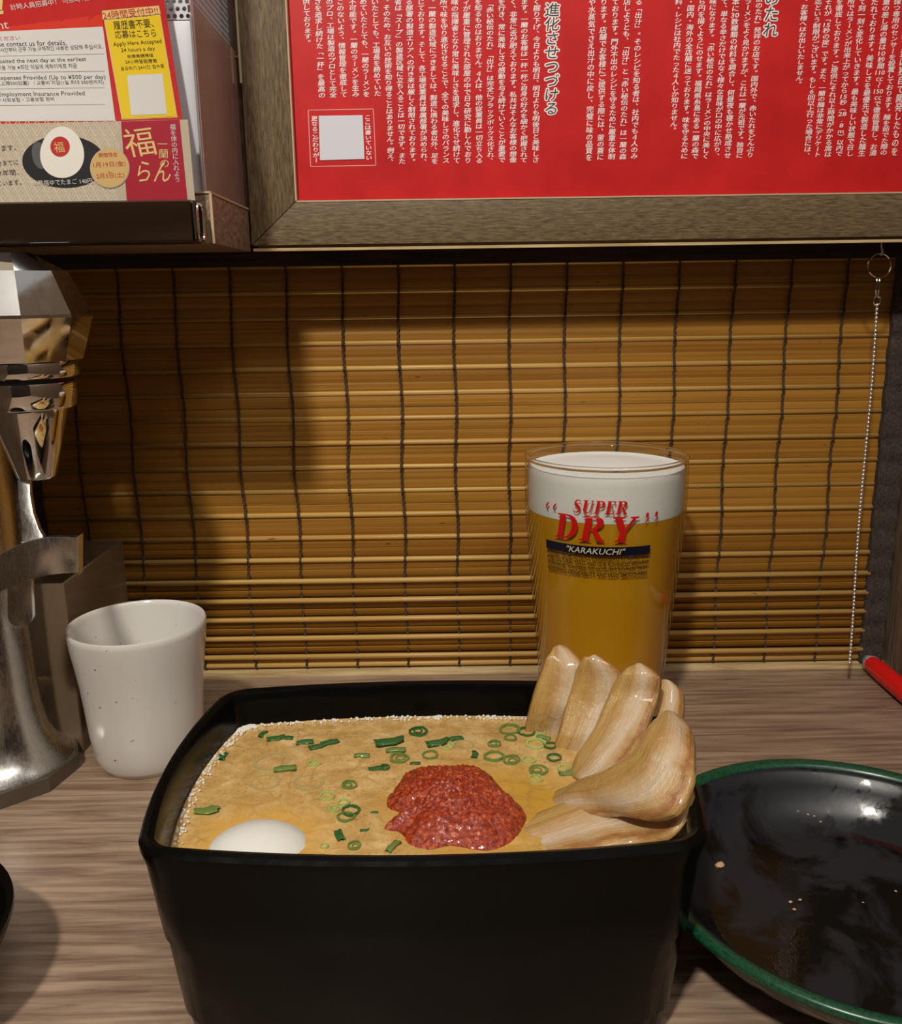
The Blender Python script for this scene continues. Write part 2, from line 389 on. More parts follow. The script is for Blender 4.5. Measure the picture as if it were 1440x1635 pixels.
def bbox(vs): xs = [p[0] for p in vs]; ys = [p[1] for p in vs]; return min(xs), min(ys), max(xs), max(ys)

# ------------------------------------------------------------------ framed red poster
fr = thing('poster_frame', 'brown wooden frame with mitred corner around the red text poster', 'frame', (.09, .455, .2424))
FY = .455; FX0, FX1, FZ0, FZ1 = -.0945, .2548, .2424, .42; ix, iz = -.0722, .2622
MB().prism([(FX0, FY, FZ0), (FX1, FY, FZ0), (FX1, FY, iz), (ix, FY, iz)], (0, .022, 0)).build('bottom_rail', M['frame_h'], fr, bevel=.0005)
MB().prism([(FX0, FY, FZ0+.0002), (ix, FY, iz+.0002), (ix, FY, FZ1), (FX0, FY, FZ1)], (0, .022, 0)).build('side_rail', M['frame_v'], fr, bevel=.0005)
MB().box((ix, FY-.0002, iz-.0001), (FX1, FY+.003, iz+.0006)).build('inner_edge', M['bare_edge'], fr)
MB().box((ix-.0001, FY-.0002, iz), (ix+.0006, FY+.003, FZ1)).build('inner_edge', M['bare_edge'], fr)
MB().box((FX0-.0006, FY-.0003, .315), (FX0+.0004, FY+.004, FZ1)).build('outer_edge', M['bare_edge'], fr)
PY = .4585
po = thing('text_poster', 'red poster with columns of white Japanese writing behind the counter', 'poster', (.09, PY, .262))
MB().box((ix+.0002, PY, iz+.0004), (FX1, PY+.002, FZ1)).build('sheet', M['poster'], po)
ROT = set('「」ー〜（）'); SMALL = set('、。')
def vtext(s, x, y0, y1, w, m, name='text_column', bold=.009, ro=-.00015, halo=None, sh=.10):
    """vertical line of characters on the poster, from pixel row y0 to y1, last character at pixel column x"""
    top = atY(x, y0, PY); bot = atY(x, y1, PY); X = bot.x; s = re.findall(r'[0-9]+|.', s); n = len(s); pitch = (top.z-bot.z)/n; W = w/FPX*PY*.985
    mb = MB()
    for i, ch in enumerate(s):
        if ch == ' ': continue
        vs, fs = text_polys(ch, 0)
        if not fs: continue
        zc = top.z-(i+.5)*pitch; out = []
        for (a, b) in vs:
            if ch.isascii(): b_ = bbox(vs); a = (a-(b_[0]+b_[2])/2)*(1.15 if len(ch) < 3 else .95)+.5
            a -= .5; b -= .38
            if ch in ROT: a, b = b, -a
            if ch in SMALL: a += .45; b += .5
            out.append((X+(a+sh*b)*W, PY+ro, zc+b*pitch*1.02))
        if halo:
            for k in range(10): mb.add([(x_+halo*math.cos(k*.6283), y_-k*2e-6, z_+halo*math.sin(k*.6283)) for x_, y_, z_ in out], fs)
        mb.add(out, fs)
        if bold and not halo: mb.add([(x_+.00012, y_-1e-6, z_+.00003) for x_, y_, z_ in out], fs); mb.add([(x_+.00006, y_-2e-6, z_-.00004) for x_, y_, z_ in out], fs)
    return mb.build(name, m, po, smooth=False, fix=False)
cols = [
 (1427, -12, 249, 'さらに、麺で釜は独自で開発したものを'), (1410, -2, 248, '保つ専用のセンサーを設置しております。麺を茹でた際の'),
 (1393, -2, 249, '量の差し湯の量は10秒間110㏄〜150㏄で徹底管理し、お湯'), (1375, -2, 250, 'たれております。美味しさを最優先で製造した麺生'),
 (1356, -2, 250, 'て刻一刻と変化していきます。最も美味しい状態で召し'), (1339, -2, 250, '所ではラーメンが出来上がってから15秒（28.8m）以内で'),
 (1321, -2, 251, 'を徹底しております。ご提供にそれ以上時間がかかる席は'), (1304, -2, 251, 'それが「15秒の掟」です。また、一蘭の麺は非常にデリケート'),
 (1288, -2, 252, '迄という制限がございます。もし6回以上行った場合には、'), (1275, -2, 138, '、お客様へはお出しいたしません。'),
 (1197, -6, 252, '伝のたれ」発祥のお店です。国内外で、赤いたれをどんぶり'), (1180, -2, 253, 'ラーメンをよく見かけますが、これは一蘭が元祖です。独自に'),
 (1161, -2, 253, '本に30数種類の材料を調合し、何昼夜も寝かせ熟成させ'), (1144, -2, 253, 'て、単なる辛さだけではなく様々な旨味が口の中に広がり、'),
 (1126, -2, 254, '味になります。「赤い秘伝のたれ」はラーメンの中央に美しく'), (1109, -2, 254, 'ら円を描くようにのせます。福岡県糸島にある一蘭の森で'),
 (1092, -2, 254, '・国内・海外の全店舗に送っております。味を守るために'), (1075, -2, 212, '料・レシピは社内でたった４人しか知りません。'),
 (1012, -2, 254, 'る「出汁」。そのレシピを知る者は、社内でも４人のみ'), (994, -2, 255, '店しようとも、「出汁」と「赤い秘伝のたれ」は一蘭の森'),
 (976, -2, 255, 'ております。門外不出のレシピを守るために厳重な体制'), (958, -2, 256, 'ります。店舗でお客様にご提供する際には、釜の蓋に'),
 (940, -2, 257, 'や水蒸気でさえ出汁の中に戻し、完璧に味の品質を'),
 (855, -2, 260, 'く掘り下げ、今日よりも明日、明日よりも明後日と美味しさ'), (836, -2, 260, 'ます。一蘭のお客様は一杯一杯ご自身の好みを細かく把握されて'),
 (819, -2, 260, 'く、非常に舌が肥えております。私共はそんなお客様の想像'), (801, -2, 260, 'を行き、常に美味しさの感動を与え続けていくことが重要で'),
 (783, 2, 260, '「赤い秘伝のたれ」「出汁」は完全にブラックボックス化され、'), (765, -2, 261, 'を知るものはおりません。４人は、他の従業員は一切立ち入る'),
 (747, -2, 261, 'ィが厳重に管理された部屋の中で日々研究に勤しんでおり'), (729, -2, 261, '味の指揮者となり常に美味しさを追求し、進化させ続けて'),
 (712, -2, 261, '所で味を守り進化させることで、全ての美味しさのバランス'), (694, -2, 262, '。一蘭の製造区域につきましては、製造に携わる者以外、足を'),
 (677, -2, 262, 'じております。そして、各工場従業員は専属部署が決められ、'), (659, -2, 262, 'る部署の製造エリアへの行き来は厳しく制限されております。'),
 (642, -2, 262, '者は「スープ」の製造区域に立ち入ることは一切できず、また'), (624, -2, 262, '。そのため、お互いの技術を知り得ることはありません。例え、'),
 (603, -2, 154, 'いたとしても、工場長を務めていた'), (585, -2, 155, 'めていたとしても、一蘭のラーメンを'), (568, -2, 155, '不可能です。一蘭のラーメンを生み'),
 (549, -2, 156, 'このないよう、情報管理を徹底して'), (532, -2, 156, 'のプロ、工場は製造のプロとして完全'), (514, -2, 157, 'さを追求し続けた「一杯」を最高の'), (492, -2, 72, '供しております。')]
for x, y0, y1, s in cols: vtext(s, x, y0, y1, 11.2, M['white_print'])
for s, x, y0, y1, w in (('進化させつづける', 880, 4, 184, 23), ('のたれ', 1229, -16, 60, 23)):
    o = vtext(s, x, y0, y1, w, M['white_print'], 'title_outline', .0, -.00015, halo=.0006); vtext(s, x, y0, y1, w, M['title_print'], 'title', .0, -.0003)
vtext('更なるこだわりがー', 505, 185, 260, 10, M['white_print']); vtext('ここは書いていない', 589, 183, 256, 10, M['white_print'])
def pquad(a, b, c, d, m, name, off=-.0001):     # pixel quad on the poster plane
    mb = MB(); P = [atY(*p, PY)+V((0, off, 0)) for p in (a, b, c, d)]; mb.add(P, [(0, 1, 2, 3)]); return mb.build(name, m, po, smooth=False, fix=False)
tag(pquad((511, 256), (582, 254), (579, 184), (509, 185), M['plain_white'], 'blank_square', -.0003), 'blank white square')
q = [(496, 266), (600, 264), (596, 174), (492, 176)]
for i in range(4):
    a, b = V(q[i]), V(q[(i+1) % 4]); nn = (b-a).normalized(); nn = V((-nn.y, nn.x))*.7
    pquad(tuple(a-nn), tuple(b-nn), tuple(b+nn), tuple(a+nn), M['line_print'], 'border_line')

# ------------------------------------------------------------------ ledge, tray and holder, upper left
led = thing('wall_ledge', 'brown wooden ledge under the leaflet holder at upper left', 'ledge', (-.175, .42, .2395))
MB().box((-.2575, .383, .2395), (-.0950, .4545, .2590)).build('board', M['ledge'], led, bevel=.0004)
MB().box((-.2575, .3825, .2588), (-.0946, .4545, .2596)).build('top_edge', M['bare_edge'], led)
MB().box((-.0953, .3825, .2395), (-.0943, .3838, .2590)).build('corner_edge', M['bare_edge'], led)
po2 = thing('upright_post', 'dark brown wooden post between the metal grille and the frame', 'post', (-.098, .462, .2596))
MB().box((-.1020, .4600, .2598), (-.0951, .4715, .3270)).build('lower_piece', M['frame_v'], po2)
MB().box((-.1022, .4605, .3278), (-.0953, .4715, .42)).build('upper_piece', M['wall_v'], po2)
MB().box((-.1022, .4590, .3270), (-.0951, .4715, .3278)).build('joint_strip', M['bare_edge'], po2)
tr = thing('leaflet_tray', 'dark brown plastic rail holding the leaflets, with metal end clip', 'tray', (-.18, .372, .2392))
pr = [(.3815, .2392), (.3700, .2392), (.3690, .2402), (.3690, .2545), (.3700, .2552), (.3720, .2552), (.3720, .2425), (.3815, .2425)]
MB().prism([(-.2575, y, z) for y, z in pr], (.1580, 0, 0)).build('rail', M['tray'], tr, angle=50)
clip = [(.3690, .2400), (.3800, .2400), (.3800, .2555), (.3690, .2555)]
lp = []
for i in range(32):
    a = 2*math.pi*i/32; lp.append((-.0975, .3745+.0042*math.copysign(abs(math.cos(a))**.4, math.cos(a)), .2470+.0068*math.copysign(abs(math.sin(a))**.6, math.sin(a))))
MB().loop(lp, .0007, 8).build('end_clip', M['steel'], tr)
MB().box((-.0988, .3700, .2405), (-.0982, .3790, .2550)).build('end_plate', M['dark_wood'], tr)
ho = thing('form_holder', 'clear plastic holder with a white stack of forms behind the leaflets', 'holder', (-.17, .42, .2597))
MB().box((-.1180, .3850, .2598), (-.0978, .3880, .3226)).build('white_stack', M['white_acrylic'], ho, bevel=.0003)
MB().box((-.0976, .3835, .2598), (-.0964, .4545, .3285)).build('side_panel', M['acrylic_side'], ho)
MB().box((-.0979, .3828, .2598), (-.0970, .3836, .3235)).build('front_edge', mat('grey_edge', (.25, .25, .24), .3), ho)
MB().box((-.2300, .4400, .2598), (-.0978, .4412, .3285)).build('back_panel', M['acrylic_side'], ho)
# perforated metal box above the stack
pf = thing('perforated_cover', 'grey perforated metal cover above the white form stack', 'grille', (-.15, .42, .325))
def perforated(fn, nu, nv, rr=.34):
    mb = MB()
    for i in range(nu):
        for j in range(nv):
            cx = i+.5+(.5 if j % 2 else 0); cy = j+.5; n = 8
            ou = [(cx+.5*max(-1, min(1, 1.42*math.cos(math.pi/4*k+math.pi/4))), cy+.5*max(-1, min(1, 1.42*math.sin(math.pi/4*k+math.pi/4)))) for k in range(n)]
            inn = [(cx+rr*math.cos(math.pi/4*k+math.pi/4), cy+rr*math.sin(math.pi/4*k+math.pi/4)) for k in range(n)]
            mb.add([fn(*p) for p in ou+inn], [(k, (k+1) % n, (k+1) % n+n, k+n) for k in range(n)])
    return mb
perforated(lambda u, v: (-.1000-.0026*u+.0013, .3890, .3240+.0026*v), 8, 36).build('front_sheet', M['perf'], pf, smooth=False, fix=False)
perforated(lambda u, v: (-.0990, .3890+.0026*u-.0012, .3290+.0026*v), 26, 34).build('side_sheet', M['perf'], pf, smooth=False, fix=False)
MB().box((-.1185, .3925, .3290), (-.1025, .4560, .42)).build('hole_backing', M['perf_back'], pf)  # pale box added behind the sheet so the holes look lit

# leaflets : bilinear sheets standing in the tray
class Sheet:
    def __init__(s, px, Ys, thing_):   # BL BR TR TL
        s.px = [V(p) for p in px]; s.p3 = [atY(*p, Y) for p, Y in zip(px, Ys)]; s.th = thing_; s.lay = 0
    def uv(s, x, y):
        a, b, c, d = s.px; u = v = .5
        for _ in range(8):
            p = a*(1-u)*(1-v)+b*u*(1-v)+c*u*v+d*(1-u)*v; e = V((x, y))-p
            pu = (b-a)*(1-v)+(c-d)*v; pv = (d-a)*(1-u)+(c-b)*u; det = pu.x*pv.y-pu.y*pv.x
            u += (e.x*pv.y-e.y*pv.x)/det; v += (pu.x*e.y-pu.y*e.x)/det
        return u, v
    def at(s, x, y, off=0):
        u, v = s.uv(x, y); a, b, c, d = s.p3
        return a*(1-u)*(1-v)+b*u*(1-v)+c*u*v+d*(1-u)*v+V((0, -off, 0))
    def poly(s, pts, m, name, lay, sub=True):
        mb = MB(); n = len(pts)
        if n == 4 and sub:   # tessellated so it lies on the twisted sheet
            N = 8; g = []
            for j in range(N+1):
                for i in range(N+1):
                    u, v = i/N, j/N; a, b, c, d = [V(p) for p in pts]; q = a*(1-u)*(1-v)+b*u*(1-v)+c*u*v+d*(1-u)*v; g.append(s.at(q.x, q.y, lay*.00008))
            mb.add(g, [(j*(N+1)+i, j*(N+1)+i+1, (j+1)*(N+1)+i+1, (j+1)*(N+1)+i) for j in range(N) for i in range(N)])
        else:
            mb.add([s.at(x, y, lay*.00008) for x, y in pts], [tuple(range(n))])
        return mb.build(name, m, s.th, smooth=False, fix=False)
    def ell(s, cx, cy, rx, ry, m, name, lay, rot=0, egg=0):
        pts = []
        for i in range(40):
            a = 2*math.pi*i/40; X = rx*math.cos(a)*(1+egg*math.sin(a)); Y = ry*math.sin(a)
            pts.append((cx+X*math.cos(rot)-Y*math.sin(rot), cy+X*math.sin(rot)+Y*math.cos(rot)))
        return s.poly(pts, m, name, lay, False)
    def text(s, st, p0, p1, h, m, lay=3, bold=.01, name='lettering', lean=.12, font_h=None):
        """string fitted between the pixel points p0..p1 on the baseline, h pixels high"""
        vs, fs = text_polys(st, 0)
        x0, y0, x1, y1 = bbox(vs); p0 = V(p0); d = (V(p1)-p0)/(x1-x0); L = d.normalized(); up = V((L.y, -L.x)); up = (up-L*lean).normalized()*h/(y1-y0)
        mb = MB(); out = []
        for k in range(1 if bold < .01 else 4 if bold < .03 else 8):
            w_ = bold*.8; out = []; sx = w_*math.cos(k*2.39996)*(k > 0); sy = w_*math.sin(k*2.39996)*(k > 0)
            for a, b in vs: q = p0+d*(a+sx-x0)+up*(b+sy-y0); out.append(s.at(q.x, q.y, lay*.00008+k*1e-6))
            mb.add(out, fs); return mb.build(name, m, s.th, smooth=False, fix=False)
    def vtext(s, st, p0, p1, w, m, lay=3, bold=.01, name='lettering'):
        p0 = V(p0); p1 = V(p1); n = len(st); mb = MB()
        for i, ch in enumerate(st):
            vs, fs = text_polys(ch, 0); c = p0+(p1-p0)*((i+.5)/n); ph = (p1-p0).length/n
            mb.add([s.at(c.x+(a-.5)*w, c.y-(b-.38)*ph*1.05, lay*.00008) for a, b in vs], fs)
        return mb.build(name, m, s.th, smooth=False, fix=False)
fl1 = thing('recruiting_leaflet', 'red leaflet with white table and yellow side panel standing in the rail', 'leaflet', (-.16, .378, .2560))
S1 = Sheet([(-80, 330), (312, 324), (253, -60), (-90, -31)], [.3728, .3728, .3790, .4060], fl1)
def P(pts, m, name, lay): return S1.poly(pts, m, name, lay)
P([(-80, 330), (312, 324), (253, -60), (-90, -31)], M['paper_red'], 'sheet', 0)
P([(-80, 52), (150, 27), (262, 12), (253, -60)][:0] or [(-80, 57), (166, 22), (169, 42), (-80, 70)], M['paper_red_light'], 'red_band', 1)
P([(-80, 197), (186, 191), (168, 41), (-80, 56)], M['paper_white'], 'white_table', 2)
S1.text('計時人員招募中！ 아르바이트 스태프 모집중', (23, 17), (214, -8), 10, M['paper_white'], 3)
S1.poly([(1, 17), (8, 16), (10, -6), (2, -6)], M['paper_cream'], 'exclamation', 3); S1.poly([(2, 24), (10, 23), (10, 17), (3, 18)], M['paper_cream'], 'exclamation', 3)
S1.text('nt', (2, 48), (19, 46), 11, M['paper_white'], 3, .03)
S1.text('談ください', (-8, 67), (37, 64), 7, M['red_print2'])
S1.text('Please contact us for details.', (-16, 76.5), (111, 71), 8, M['black_print'], bold=.02)
S1.text('1시간부터 근무 가능.구체적인 내용은 상담해 주십시오.', (2, 85), (168, 76), 7.5, M['black_print'])
S1.text('Deposited the next day at the earliest', (-14, 105), (142, 98), 8.5, M['black_print'], bold=.02)
S1.text('이용 가능 ※최단 익일에 계좌이체로 지급', (0, 113.5), (127, 107.5), 7.5, M['black_print'])
S1.text('Expenses Provided (Up to ¥500 per day)', (0, 131), (172, 126), 9, M['black_print'], bold=.02)
S1.text('高上限500日圓） / 교통비 지급(1일 최대 500엔까지)', (-3, 139), (169, 133.5), 8, M['black_print'])
S1.text('Employment Insurance Provided', (1, 157.5), (139, 153), 9, M['black_print'], bold=.02)
S1.text('/ 사회보험・고용보험 완비', (2, 165), (90, 161), 7, M['black_print'])
for ya, yb in ((92, 84), (118, 111.5), (144, 138), (170, 165)):
    P([(-60, ya+.6+1), (170, yb+.6), (170, yb), (-60, ya+1)], M['grey_line'], 'ruled_line', 3)
P([(196, 189), (283, 184), (254, 8), (168, 20)], M['paper_cream'], 'panel_border', 1)
P([(197.5, 187.5), (281.5, 182.5), (255, 22), (172, 32)], M['paper_yellow'], 'yellow_panel', 2)
P([(168, 30), (257, 20), (254, 7), (167, 16)], M['paper_cream'], 'heading_strip', 3)
S1.text('24時間受付中!!', (170, 30), (254, 21), 13, M['red_print2'], 4, .02)
S1.text('履歴書不要、', (186, 46), (247, 41), 14, M['black_print'], 3, .025)
S1.text('応募はこちら', (188, 60), (251, 56), 13, M['black_print'], 3, .025)
S1.text('Apply Here Accepted', (185, 74), (259, 67.5), 8.5, M['black_print'], bold=.012)
S1.text('24 hours a day', (197, 83), (249, 79), 8, M['black_print'], bold=.012)
S1.text('依應徵請掃描', (206, 91), (246, 88), 6, M['black_print']); S1.text('24小時皆能應徵', (203, 100), (252, 97), 7, M['black_print'])
S1.text('응모하기 24시간 접수중', (196, 111), (263, 105), 6.5, M['black_print'])
tag(P([(211, 182), (267, 179), (260, 114), (205, 118)], M['paper_white'], 'blank_square', 3), 'blank white square')
fl2 = thing('egg_leaflet', 'beige and crimson leaflet picturing a boiled egg standing in the rail', 'leaflet', (-.16, .371, .2560))
S2 = Sheet([(-80, 328), (312, 324), (300, 191), (-84, 200)], [.3724, .3724, .3737, .3760], fl2)
S2.poly([(-80, 328), (312, 324), (300, 191), (-84, 200)], M['paper_beige'], 'sheet', 1.5)
S2.poly([(203, 324.5), (300, 323.5), (287, 191.5), (194, 194)], M['paper_crimson'], 'crimson_panel', 3)
lat = MB()                      # lattice print: diamond outlines
def strip(a, b, wd):
    a = V(a); b = V(b); n = (b-a).normalized(); n = V((-n.y, n.x))*wd; ps = [a-n, b-n, b+n, a+n]
    lat.add([S2.at(p.x, p.y, 2.3*.00008) for p in ps], [(0, 1, 2, 3)])
for j in range(9):
    for i in range(14):
        cx = -2+i*15.5+(7.75 if j % 2 else 0); cy = 204+j*15
        if cx > 193+j*1: continue
        for sc in (1, .5):
            q = [(cx-7.2*sc, cy), (cx, cy-13*sc), (cx+7.2*sc, cy), (cx, cy+13*sc)]
            if q[2][0] > 193: continue
            for k in range(4): strip(q[k], q[(k+1) % 4], .55)
lat.build('lattice_print', M['lattice'], fl2, smooth=False, fix=False)
S2.ell(103, 258, 67, 42, M['black_print'], 'dish_print', 3, .03)
S2.ell(64, 248, 12, 22, mat('dish_sheen_print', (.10, .10, .11), .4), 'dish_sheen', 3.5, -.2)
S2.ell(100, 243, 35, 41, M['egg_print'], 'egg_print', 4, .0, .10)
S2.ell(97, 234, 15.5, 16, M['red_print2'], 'red_stamp', 5); S2.text('福', (89, 244), (105, 243), 17, M['gold_print'], 6, .01)
S2.ell(176, 268, 31.5, 32.5, M['paper_beige'], 'disc_border', 5); S2.ell(176, 268, 30, 31, M['gold_disc'], 'gold_disc', 6)
S2.text('期間限定', (159, 251), (189, 250), 7, M['red_print2'], 7); S2.text('1月19日(金)', (151, 269), (202, 266), 10, M['red_print2'], 7, .01)
S2.text('〜', (174, 277), (178, 277), 4, M['red_print2'], 7); S2.text('2月3日(土)', (156, 287), (200, 284), 10, M['red_print2'], 7, .01)
S2.text('半熟塩ゆでたまご 140円', (54, 297), (149, 293), 9, M['paper_white'], 7, .012)
S2.text('ます。', (4, 241), (27, 240), 9, M['black_print'], 3); S2.text('分までに', (-4, 265), (30, 263), 8.5, M['black_print'], 3)
S2.text('1年間、', (2, 281), (31, 279), 9.5, M['black_print'], 3); S2.text('ています。', (-4, 297), (35, 295), 8.5, M['black_print'], 3)
S2.text('福', (205, 252), (252, 246), 46, M['gold_print'], 4, .07); S2.text('らん', (219, 290), (272, 290), 33, M['gold_print'], 4, .07, lean=-.1)
S2.vtext('一蘭の', (259, 222), (264, 268), 17, M['gold_print'], 4, .01); S2.vtext('福を体の内に入れよう', (276, 198), (284, 291), 10, M['paper_white'], 4, .004)

# ------------------------------------------------------------------ pull chain
ch = thing('bead_chain', 'silver bead chain hanging on rings at the right of the blind', 'chain', (.218, .468, .2424))
def P3(x, y, Y=.468): return atY(x, y, Y)
MB().tube([P3(1408, 381), P3(1407, 392), P3(1409, 402), P3(1406, 408)], .0007, 6).build('hook', M['steel'], ch)
c = P3(1404, 424); MB().loop([(c.x+.0058*math.cos(a), c.y+.0008*math.sin(a), c.z+.0058*math.sin(a)) for a in [2*math.pi*i/36 for i in range(36)]], .00042, 6).build('ring', M['steel'], ch)
for dx in (-1, 3.2):
    c = P3(1400+dx, 458); MB().loop([(c.x+.0010*math.cos(a), c.y+.002*math.cos(a), c.z+.0052*math.sin(a)) for a in [2*math.pi*i/28 for i in range(28)]], .00036, 6).build('split_ring', M['steel'], ch)
c = P3(1400, 480); MB().loop([(c.x+.0017*math.cos(a), c.y, c.z+.0024*math.sin(a)) for a in [2*math.pi*i/20 for i in range(20)]], .0003, 6).build('clasp', M['steel'], ch)
mb = MB(); a0 = P3(1400, 487); a1 = atY(1355, 1058, .470); nb = 92
for i in range(nb):
    q = a0.lerp(a1, i/(nb-1)); mb.ball((q.x+.0005*math.sin(i*.09), q.y, q.z), .00092, 8, 6)
mb.tube([a0, a0.lerp(a1, .5)+V((.0003, 0, 0)), a1], .0002, 4)
tag(mb.build('beads', mat('bead_metal', (.92, .90, .87), .22, .85), ch), kind='stuff')

# ------------------------------------------------------------------ water tap
tp = thing('water_tap', 'chrome water tap with faceted head and push lever at the left', 'tap', (-.2137, .388, 0))
ax, ay = -.1722, .370
MB().lathe([(.0005, .2362), (.0075, .2362), (.0205, .2290), (.0282, .2125), (.0282, .2113), (.0228, .1945), (.0215, .1940)][::-1], (ax, ay), 9, ph=.30).build('head', M['steel'], tp, smooth=False)
MB().lathe([(.019, .1945), (.0210, .1940), (.0213, .1930), (.0213, .1888), (.0208, .1880), (.019, .1880)][::-1], (ax, ay), 48).build('collar', M['steel'], tp)
MB().lathe([(.0188, .1885), (.0188, .1860)][::-1], (ax, ay), 48).build('groove', M['black_rubber'], tp)
MB().lathe([(.0175, .1862), (.0195, .1860), (.0198, .1850), (.0190, .1765), (.0182, .1755), (.014, .1755)][::-1], (ax, ay), 48).build('ring', M['steel'], tp)
MB().lathe([(.0150, .1758), (.0150, .1740), (.0078, .1470), (.0070, .1462), (.0058, .1462), (.0055, .150)][::-1], (ax, ay), 48).build('nozzle', M['steel'], tp)
cx, cy = -.2160, .390
MB().lathe([(.0365, 0), (.0365, .0070), (.0350, .0076)], (cx, cy), 10, ph=.1).build('foot', M['foot'], tp, smooth=False)
prof = [(.0340, .0074), (.0310, .0090), (.0262, .0150), (.0232, .0230), (.0216, .0330), (.0208, .0460), (.0205, .07), (.0208, .10), (.0216, .14), (.0222, .19), (.0222, .214), (.020, .217)]
MB().lathe(prof, (cx, cy), 40).build('column', M['brushed'], tp, angle=50)
mb = MB(); mb.tube([(cx+.006, cy-.004, .205), (cx+.02, cy-.01, .2035), (ax-.006, ay, .2035)], .0135, 20); mb.build('arm', M['steel'], tp)
# lever: arm ribbon and curved push bar
mb = MB(); pth = [(36, 655, .376, 9), (36, 700, .372, 10), (37, 750, .367, 10), (38, 790, .363, 10), (42, 820, .360, 11), (48, 845, .3575, 14), (54, 866, .356, 20)]
vs = []
for x, y, Y, wd in pth:
    for dx, dy in ((-wd, 0), (wd, 0), (wd, .003), (-wd, .003)): p = atY(x+dx, y, Y); vs.append((p.x, p.y+dy, p.z))
fs = [(0, 1, 2, 3), tuple(range(len(vs)-4, len(vs)))[::-1]]
for j in range(len(pth)-1):
    for i in range(4): fs.append((j*4+i, j*4+(i+1) % 4, j*4+4+(i+1) % 4, j*4+4+i))
mb.add(vs, fs); mb.build('lever_arm', M['brushed'], tp, bevel=.0006)
mb = MB(); vs = []; N = 12
for i in range(N+1):
    u = i/N; x = -12+138*u; yt = 892-34*u-14*math.sin(math.pi*u); yb = 952-37*u-10*math.sin(math.pi*u); Y = .352+.006*math.cos(math.pi*(u-.5))*-1+.006
    for y, dy in ((yt, 0), (yb, 0), (yb, .0035), (yt, .0035)): p = atY(x, y, Y); vs.append((p.x, p.y+dy, p.z))
fs = [(0, 1, 2, 3), tuple(range(len(vs)-4, len(vs)))[::-1]]
for j in range(N):
    for i in range(4): fs.append((j*4+i, j*4+(i+1) % 4, j*4+4+(i+1) % 4, j*4+4+i))
mb.add(vs, fs); mb.build('lever_bar', M['brushed'], tp, bevel=.0008)
# rounded plate on the column under the bar
pts = [(11, 925), (50, 925), (52, 985)]+[(32+20*math.cos(a), 983+19*math.sin(a)) for a in [math.pi*i/10 for i in range(1, 10)]]+[(12, 985)]
MB().prism([atY(x, y, .3672) for x, y in pts], (0, .003, 0)).build('cover_plate', M['brushed'], tp, bevel=.0004)
mb = MB(); vs = []
for j in range(9):
    z = .052+(.088-.052)*j/8
    for i in range(9): a = math.radians(-128+6*i); vs.append((cx+.0213*math.cos(a), cy+.0213*math.sin(a), z))
mb.add(vs, [(j*9+i, j*9+i+1, j*9+i+10, j*9+i+9) for j in range(8) for i in range(8)]); mb.build('sticker', M['sticker'], tp)

# ------------------------------------------------------------------ acrylic box behind the cup
bx = thing('acrylic_box', 'empty smoky translucent acrylic box between the tap and the white cup', 'box', (-.2, .445, 0))
x0, x1, y0, y1, zt, th = -.2190, -.1835, .4080, .4870, .0875, .0016
MB().box((x0, y0, .0005), (x1, y0+th, zt)).build('front_panel', M['smoke'], bx, bevel=.0003)
MB().box((x0, y1-th, .0005), (x1, y1, zt)).build('back_panel', M['smoke'], bx, bevel=.0003)
MB().box((x1-th, y0+th, .0005), (x1, y1-th, zt)).build('side_panel', M['smoke'], bx, bevel=.0003)
MB().box((x0, y0+th, .0005), (x0+th, y1-th, zt)).build('side_panel', M['smoke'], bx, bevel=.0003)
MB().box((x0+th, y0+th, .0005), (x1-th, y1-th, .0022)).build('base_panel', M['smoke'], bx)

# ------------------------------------------------------------------ cup
CX, CY = -.1490, .4035
MBc = MB(); MBc.lathe([(.0005, .0012), (.0195, .0010), (.0205, .0002), (.0225, .0003), (.0238, .0030), (.0255, .0080), (.0266, .0180), (.0274, .0300), (.0284, .0420), (.0297, .0520), (.0310, .0610), (.0316, .0670),
   (.0317, .0692), (.0311, .0702), (.0303, .0697), (.0299, .0675), (.0290, .0605), (.0277, .0515), (.0264, .0420), (.0254, .0300), (.0244, .0180), (.0225, .0090), (.0190, .0060), (.0005, .0055)], (CX, CY), 72)
tag(MBc.build('tea_cup', M['cup'], origin=(CX, CY, 0), angle=70), 'off-white speckled ceramic tea cup with flared rim beside the tap', 'cup')

# ------------------------------------------------------------------ beer glass
GX, GY = .0780, .446
GR = [(0, .0305), (.003, .0312), (.012, .0320), (.0200, .0326), (.0375, .0339), (.055, .0354), (.0750, .0374), (.0990, .0393), (.1155, .0405), (.127, .0406), (.137, .0404)]
def gr(z):
    for (a, ra), (b, rb) in zip(GR, GR[1:]):
        if z <= b: return ra+(rb-ra)*(z-a)/(b-a)
    return GR[-1][1]
gl = thing('beer_glass', 'tall tapered beer glass with red and navy print behind the bowl', 'glass', (GX, GY, 0))
zs = [.003+.134*i/30 for i in range(31)]
prof = [(.0005, .0008), (.0275, .0006), (.0300, .0006), (.0309, .0016)]+[(gr(z), z) for z in zs]+[(.0402, .1374), (.0392, .1374)]
prof += [(gr(z)-.0014, z) for z in zs[::-1] if z > .013]+[(gr(.0115)-.005, .0108), (.0005, .0098)]
MB().lathe(prof, (GX, GY), 96).build('glass_body', M['glass'], gl, angle=60)
rp = [(.0396+.0012*math.cos(2*math.pi*i/10), .1387+.0012*math.sin(2*math.pi*i/10)) for i in range(10)]
MB().lathe(rp, (GX, GY), 96, close=True).build('rim', mat('rim_glass', (1, 1, 1), .0, trans=1, ior=1.45), gl, angle=180)
zb = [z for z in zs if .014 < z < .113]
